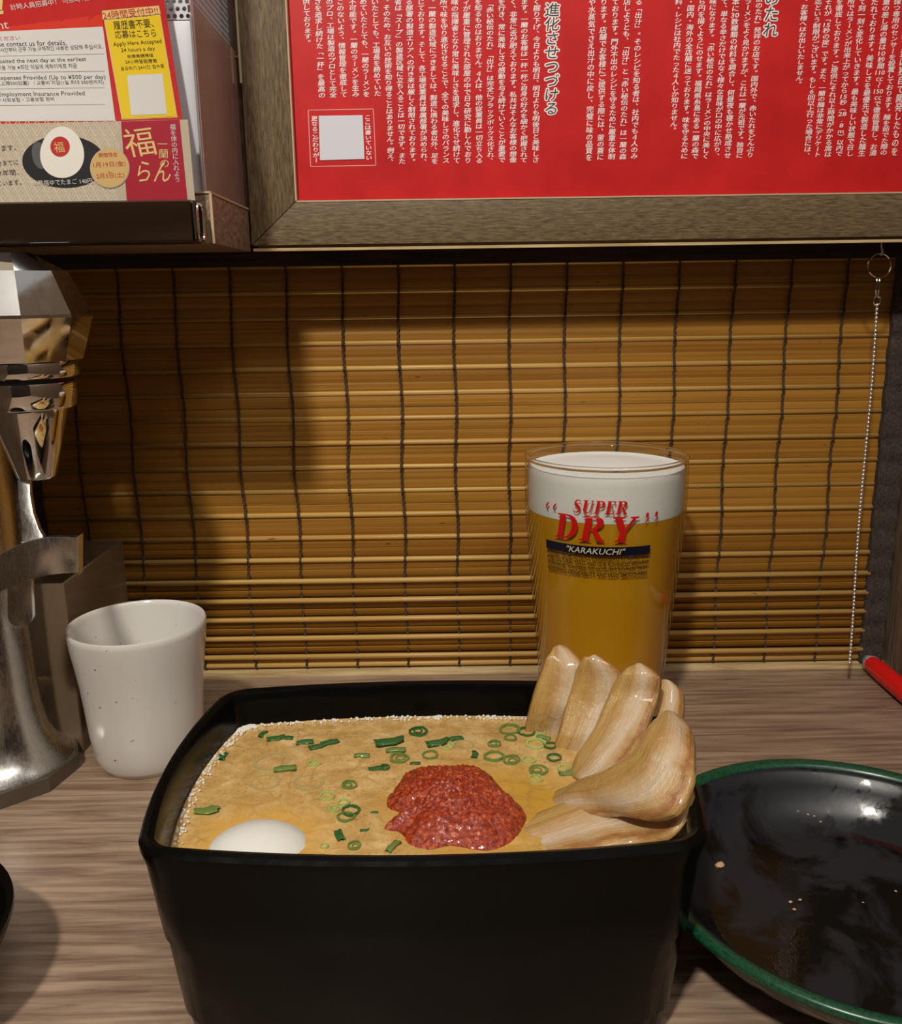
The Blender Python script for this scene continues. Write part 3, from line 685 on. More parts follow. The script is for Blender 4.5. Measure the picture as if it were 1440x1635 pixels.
be = MB().lathe([(.0005, .0099), (gr(.0115)-.0051, .0109)]+[(gr(z)-.00155, z) for z in zb]+[(gr(.1126)-.00155, .1126), (.0005, .1126)], (GX, GY), 96).build('beer', M['beer'], origin=(GX, GY, .01), angle=60)
tag(be, 'golden lager filling the tapered glass', 'beer')
fo = MB().lathe([(.0005, .1127)]+[(gr(.1128)-.0016, .1128)]+[(gr(z)-.0016, z) for z in [.116, .12, .125, .13, .1325]]+[(.0384, .1342), (.0365, .1334), (.030, .1336), (.02, .1346), (.01, .1352), (.0005, .1353)], (GX, GY), 96).build('beer_foam', M['foam'], origin=(GX, GY, .1127), angle=60)
tag(fo, 'thick white foam head on the beer', 'foam')
# print wrapped on the glass
def wrap(vs, fs, m, name, off=.00012):
    mb = MB(); out = []
    for s_, z in vs:
        r = gr(z)+off; s_ = s_*1.12; z += .0016; r = gr(z)+off; a = -math.pi/2-.27+s_/.0395; out.append((GX+r*math.cos(a), GY+r*math.sin(a), z))
    mb.add(out, fs); return mb.build(name, m, gl, smooth=False, fix=False)
def arc(cx, cy, rx, ry, a0, a1, n=10): return [(cx+rx*math.cos(math.radians(a0+(a1-a0)*i/n)), cy+ry*math.sin(math.radians(a0+(a1-a0)*i/n))) for i in range(n+1)]
def sglyph():
    c = [(.60, .80), (.52, .92), (.38, .97), (.22, .93), (.13, .80), (.16, .66), (.32, .55), (.47, .45), (.58, .33), (.57, .16), (.44, .05), (.28, .03), (.12, .09), (.05, .24)]
    wd = [.02, .03, .04, .06, .09, .11, .11, .11, .11, .09, .06, .04, .03, .02]; L = []; R_ = []
    for i, p in enumerate(c):
        a = V(c[max(0, i-1)]); b = V(c[min(len(c)-1, i+1)]); n = (b-a).normalized(); n = V((-n.y, n.x)); L.append(tuple(V(p)+n*wd[i])); R_.append(tuple(V(p)-n*wd[i]))
    return [L+R_[::-1]]
G = {
 'D': (.92, [[(0, 0), (0, .05), (.11, .08), (.11, .92), (0, .95), (0, 1), (.45, 1)]+arc(.45, .5, .47, .5, 90, -90)[1:], [(.36, .07)]+arc(.42, .5, .25, .43, -90, 90)+[(.36, .93)]]),
 'R': (.98, [[(0, 0), (0, .05), (.11, .08), (.11, .92), (0, .95), (0, 1), (.48, 1)]+arc(.48, .74, .34, .26, 90, -70)[1:]+[(.86, .12), (.99, .05), (.99, 0), (.70, 0), (.44, .46), (.36, .46), (.36, .08), (.47, .05), (.47, 0)], [(.36, .53)]+arc(.42, .73, .15, .20, -90, 90)+[(.36, .93)]]),
 'P': (.80, [[(0, 0), (0, .05), (.11, .08), (.11, .92), (0, .95), (0, 1), (.48, 1)]+arc(.48, .72, .32, .28, 90, -90)[1:]+[(.36, .44), (.36, .08), (.47, .05), (.47, 0)], [(.36, .51)]+arc(.42, .72, .15, .21, -90, 90)+[(.36, .93)]]),
 'Y': (.98, [[(.25, 0), (.25, .05), (.37, .08), (.37, .42), (.08, .92), (0, .95), (0, 1), (.46, 1), (.46, .95), (.36, .92), (.56, .55), (.76, .92), (.66, .95), (.66, 1), (1, 1), (1, .95), (.9, .92), (.62, .45), (.62, .08), (.73, .05), (.73, 0)]]),
 'E': (.78, [[(0, 0), (0, .05), (.11, .08), (.11, .92), (0, .95), (0, 1), (.72, 1), (.72, .74), (.66, .74), (.58, .92), (.36, .93), (.36, .55), (.48, .56), (.52, .66), (.57, .66), (.57, .38), (.52, .38), (.48, .47), (.36, .47), (.36, .07), (.60, .08), (.70, .28), (.76, .28), (.74, 0)]]),
 'U': (.92, [[(0, 1), (0, .95), (.10, .92), (.10, .35)]+arc(.45, .33, .35, .35, 180, 360)+[(.80, .92), (.90, .95), (.90, 1), (.60, 1), (.60, .95), (.70, .92), (.70, .35)]+arc(.51, .33, .17, .25, 0, -180)+[(.34, .92), (.44, .95), (.44, 1)]]),
 'S': (.70, sglyph()),
 '"': (.30, [arc(.08, .72, .08, .09, 0, 330)+[(.13, .80), (.20, .95), (.16, .98), (.03, .85)]]),
 '”': (.30, [arc(.14, .86, .08, .09, 0, 330)+[(.20, .78), (.08, .60), (.12, .58), (.23, .74)]]),
}
def gword(word, s0, s1, z0, z1, m, name, gap=.09, shear=.28):
    wid = sum(G[c][0]+gap for c in word)-gap; x = 0; sc = (s1-s0)/wid; mb = MB(); VS = []; FS = []
    for c in word:
        vs, fs = spline_polys([[(px_+x, py_) for px_, py_ in lp] for lp in G[c][1]])
        n = len(VS); VS += [(s0+(a)*sc+shear*b*(z1-z0)*.6, z0+b*(z1-z0)) for a, b in vs]; FS += [tuple(i+n for i in f) for f in fs]; x += G[c][0]+gap
    wrap(VS, FS, m, name)
gword('SUPER', -.0100, .0125, .1165, .1228, M['glass_red'], 'red_word')
gword('DRY', -.0185, .0155, .1030, .1152, M['glass_red'], 'red_word', .13)
gword('""', -.0250, -.0180, .1055, .1200, M['glass_red'], 'quote_mark', .1, .2); gword('””', .0185, .0255, .1030, .1175, M['glass_red'], 'quote_mark', .2, .2)
n = 24; wrap([(-.0238+.0476*i/n, z) for z in (.0962, .1005) for i in range(n+1)], [(i, i+1, i+n+2, i+n+1) for i in range(n)], M['glass_navy'], 'navy_band')
def wtext(st, s0, s1, z0, z1, m, bold=.0, off=.0002, shear=0):
    vs, fs = text_polys(st, bold, shear); a0, b0, a1, b1 = bbox(vs)
    wrap([(s0+(a-a0)/(a1-a0)*(s1-s0), z0+(b-b0)/(b1-b0)*(z1-z0)) for a, b in vs], fs, m, 'lettering', off)
wtext('"KARAKUCHI"', -.0125, .0125, .0968, .0998, M['glass_gold'], .005, .0003, .25)
for i, st in enumerate(('BREWED FROM QUALITY INGREDIENTS BY USING OUR', 'PURE CULTURED YEAST AND OUR ADVANCED BREWING', 'TECHNIQUES. ASAHI BEER HAS EXCELLENT RICHNESS, TRULY', 'REFRESHING DRINKABILITY AND SASSY SMOOTHNESS.')):
    wtext(st, -.0235, .0235, .0937-.0027*i, .0937-.0027*i+.0018, M['glass_dark'], .03, .00015, .2)

# ------------------------------------------------------------------ bowl
BX, BY = -.0092, .2700
def contour(sx, sy, ins, n=120, rc=.008):
    a, b = .0775*sx-ins, .0525*sy-ins; rc = max(.003, rc-ins); out = []
    segs = []
    for (qx, qy, a0) in ((1, 1, 0), (-1, 1, 90), (-1, -1, 180), (1, -1, 270)):
        for i in range(13): t_ = math.radians(a0+90*i/12); segs.append((qx*(a-rc)+rc*math.cos(t_), qy*(b-rc)+rc*math.sin(t_)))
    m = len(segs)
    for i in range(m):      # densify straight runs
        p = segs[i]; q = segs[(i+1) % m]; out.append(p)
        if i % 13 == 12:
            for k in range(1, 12): out.append((p[0]+(q[0]-p[0])*k/12, p[1]+(q[1]-p[1])*k/12))
    r = []
    for x, y in out:
        r.append((x+math.copysign(.0065, x)*max(0, 1-(y/b)**2)*min(1, abs(x)/a)**4, y+math.copysign(.0060, y)*max(0, 1-(x/a)**2)*min(1, abs(y)/b)**4))
    return r
def rings(mb, rows):
    n = None; vs = []; fs = []
    for (s, ins, z) in rows:
        c = contour(s, s, ins); n = len(c); vs += [(BX+x, BY+y, z) for x, y in c]
    for j in range(len(rows)-1):
        for i in range(n): fs.append((j*n+i, j*n+(i+1) % n, (j+1)*n+(i+1) % n, (j+1)*n+i))
    fs.append(tuple(range(n))[::-1]); fs.append(tuple(range((len(rows)-1)*n, len(rows)*n))); mb.add(vs, fs)
def bs(z): return .905+.095*(z/.0715)
BZ = .0580
mb = MB(); rings(mb, [(bs(.0)-.02, 0, .0), (bs(.011)-.02, 0, .0105), (bs(.012)-.007, 0, .0120), (bs(.037)-.007, 0, .0378), (bs(.0385)+.001, 0, .0390), (bs(.05), 0, .05), (bs(.064), 0, .064), (1.0, -.0003, .0680), (1.0, -.0004, .0702), (1.0, .0004, .0713), (1.0, .0018, .0718), (1.0, .0034, .0712), (1.0, .0042, .0695), (bs(.066), .0040, .066), (bs(.05), .0042, .05), (bs(.03), .005, .03), (bs(.012), .006, .012), (.6, .006, .010)])
tag(mb.build('ramen_bowl', M['bowl'], origin=(BX, BY, 0), angle=32), 'large square black lacquer ramen bowl in the foreground', 'bowl')
# broth
EGG = atZ(412, 1348, BZ)
mb = MB(); cc = contour(bs(BZ), bs(BZ), .0038); N = len(cc); R_ = 44; vs = [(BX, BY, BZ)]
for j in range(1, R_+1):
    for x, y in cc:
        f = j/R_; X = BX+x*f; Y = BY+y*f
        h = .0004*noise.noise((X*120, Y*200, 0))+.00028*noise.noise((X*420, Y*520, 2))
        h += .0007*max(0, noise.noise((X*230, Y*230, 5)))*(1 if Y < .285 else .4)
        if j == R_: h = .0006
        if j == R_-1: h = .0001
        vs.append((X, Y, BZ+h))
fs = [(0, 1+i, 1+(i+1) % N) for i in range(N)]
for j in range(R_-1):
    for i in range(N): fs.append((1+j*N+i, 1+(j+1)*N+i, 1+(j+1)*N+(i+1) % N, 1+j*N+(i+1) % N))
mb.add(vs, fs); bo = mb.build('broth', M['broth'], origin=(BX, BY, BZ), angle=180)
tag(bo, 'opaque tan pork broth filling the square black bowl', 'broth', kind='stuff')
t = NT(M['broth']); v = t.coord((1, 1, 1)); a = t.noise(v, 90, 6, .65, .4); fine = t.noise(v, 900, 3, .6)
base = t.ramp(a, [(.32, (.50, .29, .085)), (.5, (.64, .41, .145)), (.68, (.78, .55, .25))])
base = t.mix(1.0, base, t.ramp(fine, [(.25, (.62, .46, .30)), (.45, (1, 1, 1))]), 'MULTIPLY')
def near(px_, py_, r0, r1):
    q = atZ(px_, py_, BZ); d = t.n('ShaderNodeVectorMath', operation='DISTANCE'); t.l(v, d.inputs[0]); d.inputs[1].default_value = (q.x-BX, q.y-BY, 0)
    mr = t.n('ShaderNodeMapRange'); mr.inputs['From Min'].default_value = r0; mr.inputs['From Max'].default_value = r1; mr.inputs['To Min'].default_value = 1; mr.inputs['To Max'].default_value = 0
    nz = t.n('ShaderNodeMath', operation='MULTIPLY_ADD'); t.l(a, nz.inputs[0]); nz.inputs[1].default_value = .014; t.l(d.outputs['Value'], nz.inputs[2]); t.l(nz.outputs[0], mr.inputs['Value'])
    return mr.outputs[0]
base = t.mix(near(412, 1348, .020, .034), base, (.74, .43, .10)); base = t.mix(near(760, 1290, .026, .042), base, (.62, .36, .07)); base = t.mix(near(870, 1275, .012, .030), base, (.58, .33, .045))
v3 = t.n('ShaderNodeTexVoronoi', feature='DISTANCE_TO_EDGE'); v3.inputs['Scale'].default_value = 75; dm = t.n('ShaderNodeVectorMath', operation='MULTIPLY_ADD'); nzc = t.n('ShaderNodeTexNoise'); nzc.inputs['Scale'].default_value = 60; t.l(v, nzc.inputs['Vector']); t.l(nzc.outputs['Color'], dm.inputs[0]); dm.inputs[1].default_value = (.02, .02, .02); t.l(v, dm.inputs[2]); t.l(dm.outputs[0], v3.inputs['Vector'])
ring = t.ramp(v3.outputs['Distance'], [(.0, (1, 1, 1)), (.07, (0, 0, 0))]); gate2 = t.ramp(t.noise(v, 45, 2), [(.5, (0, 0, 0)), (.58, (.55, .55, .55))]); base = t.mix(t.mix(1.0, ring, gate2, 'MULTIPLY'), base, (.42, .22, .05))
t.color(base); vo = t.n('ShaderNodeTexVoronoi'); vo.inputs['Scale'].default_value = 260; t.l(v, vo.inputs['Vector'])
hm = t.n('ShaderNodeMath', operation='MULTIPLY_ADD'); t.l(vo.outputs['Distance'], hm.inputs[0]); hm.inputs[1].default_value = .35; t.l(a, hm.inputs[2]); t.bump(hm.outputs[0], .6, .0010)
# foam bubbles round the edge
mb = MB(); cc2 = contour(bs(BZ), bs(BZ), .0046)
for i, (x, y) in enumerate(cc2):
    for k in range(17):
        q = cc2[(i+1) % N]; f = random.random(); X = x+(q[0]-x)*f; Y = y+(q[1]-y)*f; ins = random.random()**2*.0030
        L = math.hypot(X, Y); 
        if X > .02 and Y < .03: continue
        if Y < -.03: continue
        dens = 1 if (X < -.05 or Y > .03) else .4
        if random.random() > dens: continue
        mb.ball((BX+X*(1-ins/L), BY+Y*(1-ins/L), BZ+.0004+random.random()*.0004), random.uniform(.0002, .00055)*(1.25 if Y > .03 else 1), 6, 4)
tag(mb.build('broth_froth', M['foam_bubble'], origin=(BX, BY, BZ)), 'line of tiny white froth bubbles along the broth edge', 'froth', kind='stuff')
# egg
mb = MB(); mb.ball((EGG.x, EGG.y, BZ-.0085), 1, 48, 24, (.0185, .0165, .0135)); o = mb.build('soft_egg', M['egg'], origin=(EGG.x, EGG.y, BZ), angle=180)
tag(o, 'white half-sunk boiled egg at the front left of the broth', 'egg')
# chili paste
ol = [(620, 1266), (637, 1245), (648, 1230), (683, 1222), (715, 1221), (746, 1219), (767, 1224), (787, 1238), (802, 1257), (829, 1281), (842, 1300), (833, 1322), (821, 1338), (787, 1353), (756, 1353), (717, 1346), (683, 1354), (650, 1343), (638, 1326), (612, 1320), (625, 1305), (640, 1295), (619, 1287), (616, 1276)]
O3 = [atZ(x, y, BZ+.001) for x, y in ol]; cen = atZ(735, 1288, BZ)
mb = MB(); NA = 220; NR = 70; vs = [(cen.x, cen.y, BZ+.0072)]
def outl(f):
    i = f*len(O3); k = int(i) % len(O3); u = i-int(i); p0, p1, p2, p3 = [O3[(k+d) % len(O3)] for d in (-1, 0, 1, 2)]
    return .5*((2*p1)+(p2-p0)*u+(2*p0-5*p1+4*p2-p3)*u*u+(3*p1-p0-3*p2+p3)*u**3)
oo = [outl(i/NA) for i in range(NA)]
for j in range(1, NR+1):
    f = j/NR
    for i in range(NA):
        X = cen.x+(oo[i].x-cen.x)*f; Y = cen.y+(oo[i].y-cen.y)*f
        h = .0072*(1-f**2.6)+.0016*noise.noise((X*140, Y*140, 1))*(1-f**4)
        g = noise.voronoi((X*620, Y*620, 0))[0][0]; h += (.55-g)*.0013*(1 if f < .97 else .3)+.0005*noise.noise((X*1300, Y*1300, 3))
        vs.append((X, Y, BZ+h-(.001 if j == NR else 0)))
fs = [(0, 1+i, 1+(i+1) % NA) for i in range(NA)]
for j in range(NR-1):
    for i in range(NA): fs.append((1+j*NA+i, 1+(j+1)*NA+i, 1+(j+1)*NA+(i+1) % NA, 1+j*NA+(i+1) % NA))
mb.add(vs, fs); tag(mb.build('chili_paste', M['chili'], origin=(cen.x, cen.y, BZ), angle=180), 'coarse red chili paste mound at the centre of the broth', 'chili paste', kind='stuff')

# ------------------------------------------------------------------ pork slices
t = NT(M['pork']); uvn = t.n('ShaderNodeUVMap'); sep = t.n('ShaderNodeSeparateXYZ'); t.l(uvn.outputs[0], sep.inputs[0]); v = t.coord((1, 1, 1), rnd=True)
nz = t.noise(v, 70, 5, .6, .8); ad = t.n('ShaderNodeMath', operation='MULTIPLY_ADD'); t.l(nz, ad.inputs[0]); ad.inputs[1].default_value = .34; t.l(sep.outputs['X'], ad.inputs[2])
sb = t.n('ShaderNodeMath', operation='SUBTRACT'); t.l(ad.outputs[0], sb.inputs[0]); sb.inputs[1].default_value = .17
c = t.ramp(sb.outputs[0], [(.0, (.52, .31, .085)), (.18, (.60, .39, .13)), (.36, (.54, .32, .11)), (.48, (.64, .45, .24)), (.66, (.70, .55, .38)), (.80, (.60, .38, .16)), (.90, (.38, .16, .045)), (.98, (.56, .34, .12))])
st = t.n('ShaderNodeMapping'); st.inputs['Scale'].default_value = (9, 1.5, 1); t.l(uvn.outputs[0], st.inputs['Vector']); s2 = t.noise(st.outputs[0], 1, 4, .6, .5)
c = t.mix(1.0, c, t.ramp(s2, [(.3, (.86, .78, .66)), (.55, (1, 1, 1))]), 'MULTIPLY'); t.color(c); fib = t.n('ShaderNodeMapping'); fib.inputs['Scale'].default_value = (30, 4, 1); t.l(uvn.outputs[0], fib.inputs['Vector']); f1_ = t.noise(fib.outputs[0], 1, 5, .6, 1.0); f2_ = t.noise(v, 420, 3, .6); hh_ = t.n('ShaderNodeMath', operation='ADD'); t.l(f1_, hh_.inputs[0]); t.l(f2_, hh_.inputs[1]); t.bump(hh_.outputs[0], .6, .0008)
def crom(pts, u):
    n = len(pts)-1; i = min(int(u*n), n-1); f = u*n-i; p1, p2 = pts[i], pts[i+1]; p0 = pts[i-1] if i else p1*2-p2; p3 = pts[i+2] if i+2 <= n else p2*2-p1
    return .5*((2*p1)+(p2-p0)*f+(2*p0-5*p1+4*p2-p3)*f*f+(3*p1-p0-3*p2+p3)*f**3)
def slab(rows, label, th=.0022, curl=.0008, seed=0):
    L = [atZ(a, b, z) for (a, b, z), _ in rows]; R = [atZ(a, b, z) for _, (a, b, z) in rows]; NU, NV = 40, 18
    top = []
    for j in range(NU+1):
        l, r = crom(L, j/NU), crom(R, j/NU)
        for i in range(NV+1):
            f = i/NV; top.append(l.lerp(r, f))
    def idx(j, i): return j*(NV+1)+i
    nr = []
    for j in range(NU+1):
        for i in range(NV+1):
            du = top[idx(min(j+1, NU), i)]-top[idx(max(j-1, 0), i)]; dv = top[idx(j, min(i+1, NV))]-top[idx(j, max(i-1, 0))]
            n_ = du.cross(dv).normalized()
            if n_.dot(CAM-top[idx(j, i)]) < 0: n_ = -n_
            nr.append(n_)
    vs = []; bk = []
    for j in range(NU+1):
        for i in range(NV+1):
            k = idx(j, i); f = i/NV; e = min(f, 1-f, (j/NU)*1.2+.0); ed = math.sqrt(max(0, 1-(1-min(1, e/.05))**2)); p = top[k]; n_ = nr[k]
            wv = .0006*noise.noise((p.x*90+seed, p.y*90, p.z*90))+.00015*noise.noise((p.x*420+seed, p.y*420, p.z*300))+.0003*math.sin(f*7+seed)
            q = p+n_*(curl*math.sin(math.pi*f)+wv-th*.5+th*.5*ed); vs.append(q); bk.append(p+n_*(curl*math.sin(math.pi*f)+wv-th*.5-th*.5*ed))
    n = len(vs); fs = []; W = NV+1
    for j in range(NU):
        for i in range(NV): a = idx(j, i); fs.append((a, a+1, a+W+1, a+W)); fs.append((a+n, a+W+n, a+W+1+n, a+1+n))
        a = idx(j, 0); fs.append((a, a+W, a+W+n, a+n)); a = idx(j, NV); fs.append((a, a+n, a+W+n, a+W))
    for i in range(NV): a = idx(0, i); fs.append((a, a+n, a+1+n, a+1)); a = idx(NU, i); fs.append((a, a+1, a+1+n, a+n))
    o0 = vs[idx(NU, NV//2)]
    me = bpy.data.meshes.new('pork_slice'); me.from_pydata([p-o0 for p in vs+bk], [], fs)
    uvl = me.uv_layers.new(name='UVMap')
    for lp in me.loops: k = lp.vertex_index % n; uvl.data[lp.index].uv = ((k % W)/NV, (k//W)/NU)
    bm = bmesh.new(); bm.from_mesh(me); bmesh.ops.remove_doubles(bm, verts=bm.verts, dist=1e-6); bmesh.ops.recalc_face_normals(bm, faces=bm.faces); bm.to_mesh(me); bm.free()
    me.shade_smooth(); me.materials.append(M['pork']); o = bpy.data.objects.new('pork_slice', me); COL.objects.link(o); o.location = o0
    return tag(o, label, 'meat', 'pork slices fanned at the back right of the bowl')
def rw(*a): return [((l[0], l[1], l[2]), (r[0], r[1], r[2])) for l, r in a]
slab(rw(((885, 1031, .0893), (894, 1028, .0893)), ((874, 1048, .0870), (914, 1040, .0875)), ((865, 1068, .0825), (933, 1062, .0845)), ((853, 1100, .0755), (940, 1103, .076)), ((845, 1127, .069), (932, 1137, .069)), ((838, 1158, .0605), (915, 1167, .060)), ((834, 1180, .0545), (905, 1190, .054))),
     'upright fatty pork slice, leftmost of the fan, before the beer glass', seed=1)
slab(rw(((934, 1049, .0888), (950, 1045, .0890)), ((925, 1060, .0862), (976, 1060, .0870)), ((914, 1084, .0802), (1003, 1090, .081)), ((904, 1115, .0735), (1000, 1128, .073)), ((897, 1145, .0675), (982, 1158, .0675)), ((889, 1175, .0620), (964, 1188, .062)), ((880, 1198, .0565), (948, 1209, .057))),
     'pork slice with a seared right edge, second from the left of the fan', seed=2)
slab(rw(((1046, 1087, .080), (1076, 1090, .080)), ((1040, 1100, .078), (1091, 1104, .078)), ((1034, 1125, .074), (1094, 1125, .0745)), ((1028, 1155, .069), (1090, 1150, .071)), ((1018, 1190, .062), (1080, 1190, .064))),
     'small brown-edged pork slice sticking out behind the others at right', curl=.002, seed=3)
slab(rw(((1003, 1062, .0888), (1030, 1060, .0890)), ((989, 1076, .0862), (1054, 1080, .0868)), ((973, 1104, .0800), (1053, 1110, .0808)), ((961, 1128, .0755), (1042, 1140, .076)), ((949, 1155, .071), (1031, 1168, .072)), ((934, 1180, .067), (1015, 1198, .068)), ((916, 1204, .0632), (990, 1230, .064)), ((906, 1236, .0575), (945, 1258, .058))),
     'long pork slice with rounded glossy top, third in the fan', curl=.0015, seed=4)
slab(rw(((1050, 1143, .0860), (1084, 1139, .0864)), ((1033, 1158, .0855), (1108, 1170, .0855)), ((1018, 1182, .0830), (1110, 1225, .0835)), ((1003, 1202, .0795), (1100, 1268, .0785)), ((975, 1219, .0750), (1078, 1302, .0735)), ((942, 1235, .0700), (1035, 1310, .0690)), ((912, 1248, .0640), (975, 1302, .0635)), ((890, 1258, .0590), (930, 1306, .0590)), ((872, 1268, .0545), (900, 1312, .0545))),
     'broad pork slice folded over the right rim of the bowl', curl=.0025, seed=5)
slab(rw(((1085, 1215, .072), (1104, 1262, .074)), ((1060, 1230, .070), (1092, 1305, .0700)), ((1020, 1240, .067), (1068, 1336, .0655)), ((975, 1250, .064), (1024, 1345, .0610)), ((930, 1262, .0612), (968, 1352, .0594)), ((880, 1285, .0592), (905, 1366, .0588)), ((822, 1312, .0562), (830, 1378, .0562))),
     'wet flat pork slice lying in the broth at the front right', curl=.001, seed=6)

# ------------------------------------------------------------------ scallions
def ring_mesh(name, m, th=.00035, h=.0013, hole=True, el=1.0, jag=.05, seed=0):
    mb = MB(); n = 26; vs = []
    for i in range(n):
        a = 2*math.pi*i/n; r = .5*(1+3*jag*noise.noise((math.cos(a)*1.5+seed, math.sin(a)*1.5, seed)))
        for rr, z in ((r, 0), (r, 1), (r-.11, 1), (r-.11, 0)): vs.append((rr*math.cos(a), rr*el*math.sin(a), z))
    fs = [(i*4+k, i*4+(k+1) % 4, ((i+1) % n)*4+(k+1) % 4, ((i+1) % n)*4+k) for i in range(n) for k in range(4)]
    mb.add(vs, fs)
    if seed % 3 == 0:        # an inner leaf layer
        vs = []
        for i in range(n):
            a = 2*math.pi*i/n
            for rr, z in ((.26, 0), (.26, .8), (.19, .8), (.19, 0)): vs.append((rr*math.cos(a)+.05, rr*el*math.sin(a), z))
        mb.add(vs, fs)
    me = bpy.data.meshes.new(name); me.from_pydata(mb.v, [], mb.f); bm = bmesh.new(); bm.from_mesh(me); bmesh.ops.recalc_face_normals(bm, faces=bm.faces); bm.to_mesh(me); bm.free()
    me.shade_smooth(); me.set_sharp_from_angle(angle=math.radians(50)); me.materials.append(m); return me
def chunk_mesh(name, m, seed=0):     # short tube of leaf lying on its side, open ends
    mb = MB(); n = 16; L = []
    for x in (-.5, -.17, .17, .5):
        for i in range(n):
            a = 2*math.pi*i/n; r = .22*(1+.5*noise.noise((x*3, math.cos(a)+seed, math.sin(a))))
            L.append((x*(1+.25*noise.noise((math.cos(a)*2, math.sin(a)*2, seed))), r*math.cos(a)+.35*x*x*(1 if seed % 2 else -1)+.10*noise.noise((x*4, seed, a)), .45+r*1.7*math.sin(a)*(1-.5*abs(x))))
    inn = [(x*1.0, y*.7, .5+(z-.5)*.7) for x, y, z in L]; m_ = len(L)
    fs = [(j*n+i, j*n+(i+1) % n, (j+1)*n+(i+1) % n, (j+1)*n+i) for j in range(3) for i in range(n)]
    fs += [tuple(q+m_ for q in f[::-1]) for f in fs]
    fs += [(i, i+m_, (i+1) % n+m_, (i+1) % n) for i in range(n)]+[(3*n+i, 3*n+(i+1) % n, 3*n+(i+1) % n+m_, 3*n+i+m_) for i in range(n)]
    mb.add(L+inn, fs); me = bpy.data.meshes.new(name); me.from_pydata(mb.v, [], mb.f); me.shade_smooth(); me.materials.append(m); return me
kinds = {'r': ('onion_mid', 0), 'd': ('onion_dark', 0), 'l': ('onion_light', 0), 'c': ('onion_clear', 0), 'k': ('onion_dark', 1), 'm': ('onion_mid', 1)}
sc_list = [(419, 1173, 20, 'k', 70), (440, 1181, 26, 'k', 10), (457, 1179, 22, 'k', -5), (487, 1186, 26, 'k', 5), (507, 1194, 26, 'k', 25), (526, 1187, 28, 'k', 25), (355, 1209, 24, 'k', 85), (435, 1217, 58, 'c', 0), (455, 1229, 34, 'm', 10), (501, 1221, 20, 'l', 0),
 (423, 1249, 50, 'c', 0), (493, 1250, 52, 'c', 0), (668, 1169, 32, 'd', 0), (622, 1188, 44, 'k', 14), (632, 1199, 30, 'm', 0), (638, 1212, 32, 'r', 0), (578, 1207, 24, 'm', 0), (600, 1228, 24, 'k', 20), (614, 1227, 18, 'd', 0), (687, 1207, 26, 'r', 0),
 (663, 1219, 16, 'k', 0), (557, 1255, 26, 'r', 0), (522, 1273, 26, 'l', 0), (549, 1283, 20, 'l', 0), (533, 1294, 18, 'l', 20), (560, 1296, 30, 'd', 30), (552, 1306, 30, 'r', 0), (330, 1298, 38, 'm', 5), (582, 1326, 14, 'k', 0), (541, 1336, 28, 'k', 110),
 (566, 1352, 22, 'r', 0), (518, 1353, 14, 'l', 0), (626, 1353, 30, 'm', 60), (598, 1297, 12, 'k', 0), (814, 1166, 34, 'r', 0), (840, 1170, 30, 'd', 0), (862, 1169, 22, 'l', 0), (868, 1178, 22, 'm', -20), (856, 1189, 32, 'l', 0), (727, 1180, 24, 'k', 18),
 (699, 1189, 34, 'k', 16), (713, 1192, 24, 'l', 0), (789, 1189, 22, 'r', 0), (759, 1206, 20, 'k', 80), (789, 1209, 34, 'r', 0), (817, 1215, 28, 'r', 0), (844, 1215, 24, 'l', 0), (885, 1211, 24, 'd', 0), (859, 1231, 32, 'r', 0), (855, 1245, 24, 'l', 0), (902, 1229, 24, 'l', 0), (906, 1236, 26, 'm', 10), (815, 1180, 20, 'r', 0), (878, 1192, 22, 'd', 0), (870, 1206, 26, 'c', 0), (740, 1190, 34, 'c', 0)]
cache = {}; bits = []
desc = {'r': 'green ring', 'd': 'dark green ring', 'l': 'pale yellow-green ring', 'c': 'nearly clear ring', 'k': 'dark green leaf piece', 'm': 'mid-green leaf piece'}
def place(x, y):
    if x < 480: return 'at the left of the broth' if y > 1200 else 'by the back left edge'
    if x < 600: return 'between the egg and the chili paste' if y > 1240 else 'near the back left of the broth'
    if x < 720: return 'behind the left of the chili paste' if y < 1240 else 'beside the front of the chili paste'
    return 'behind the right of the chili paste' if y < 1222 else 'between the chili paste and the pork'
for i, (x, y, w_, kd, rot) in enumerate(sc_list):
    key = (kd, i % 3)
    if key not in cache:
        mt, tp_ = kinds[kd]; cache[key] = chunk_mesh('scallion_piece', M[mt], i) if tp_ else ring_mesh('scallion_ring', M[mt], seed=i % 3, el=.9+.1*(i % 2))
    p = atZ(x, y, BZ); S = w_/FPX*((p-CAM).dot(FW)); nm = 'scallion_piece' if kinds[kd][1] else 'scallion_ring'
    o = bpy.data.objects.new(nm, cache[key]); COL.objects.link(o); hgt = .0011 if kd != 'c' else .0006
    o.location = (p.x, p.y, BZ-.0003); o.scale = (S, S, hgt if not kinds[kd][1] else min(.0026, S*.30)); o.rotation_euler = (random.uniform(-.05, .05), random.uniform(-.05, .05), math.radians(rot*1.0 if kinds[kd][1] else random.uniform(0, 360)))
    bits.append((x, y, o, f'{desc[kd]} of scallion', place(x, y), kd))
ORD = ['leftmost', 'second from left', 'third from left', 'fourth from left', 'fifth from left', 'sixth from left', 'seventh from left', 'eighth from left']
fam = {}
for b in bits: fam.setdefault((b[3], b[4]), []).append(b)
for (d_, pl_), bs_ in fam.items():
    bs_.sort(key=lambda b: b[0])
    for k, b in enumerate(bs_):
        lab = f'{d_} {pl_}' if len(bs_) == 1 else f'{ORD[k]} {d_} {pl_}'
        tag(b[2], lab, 'scallion', 'cut scallions floating on the broth')

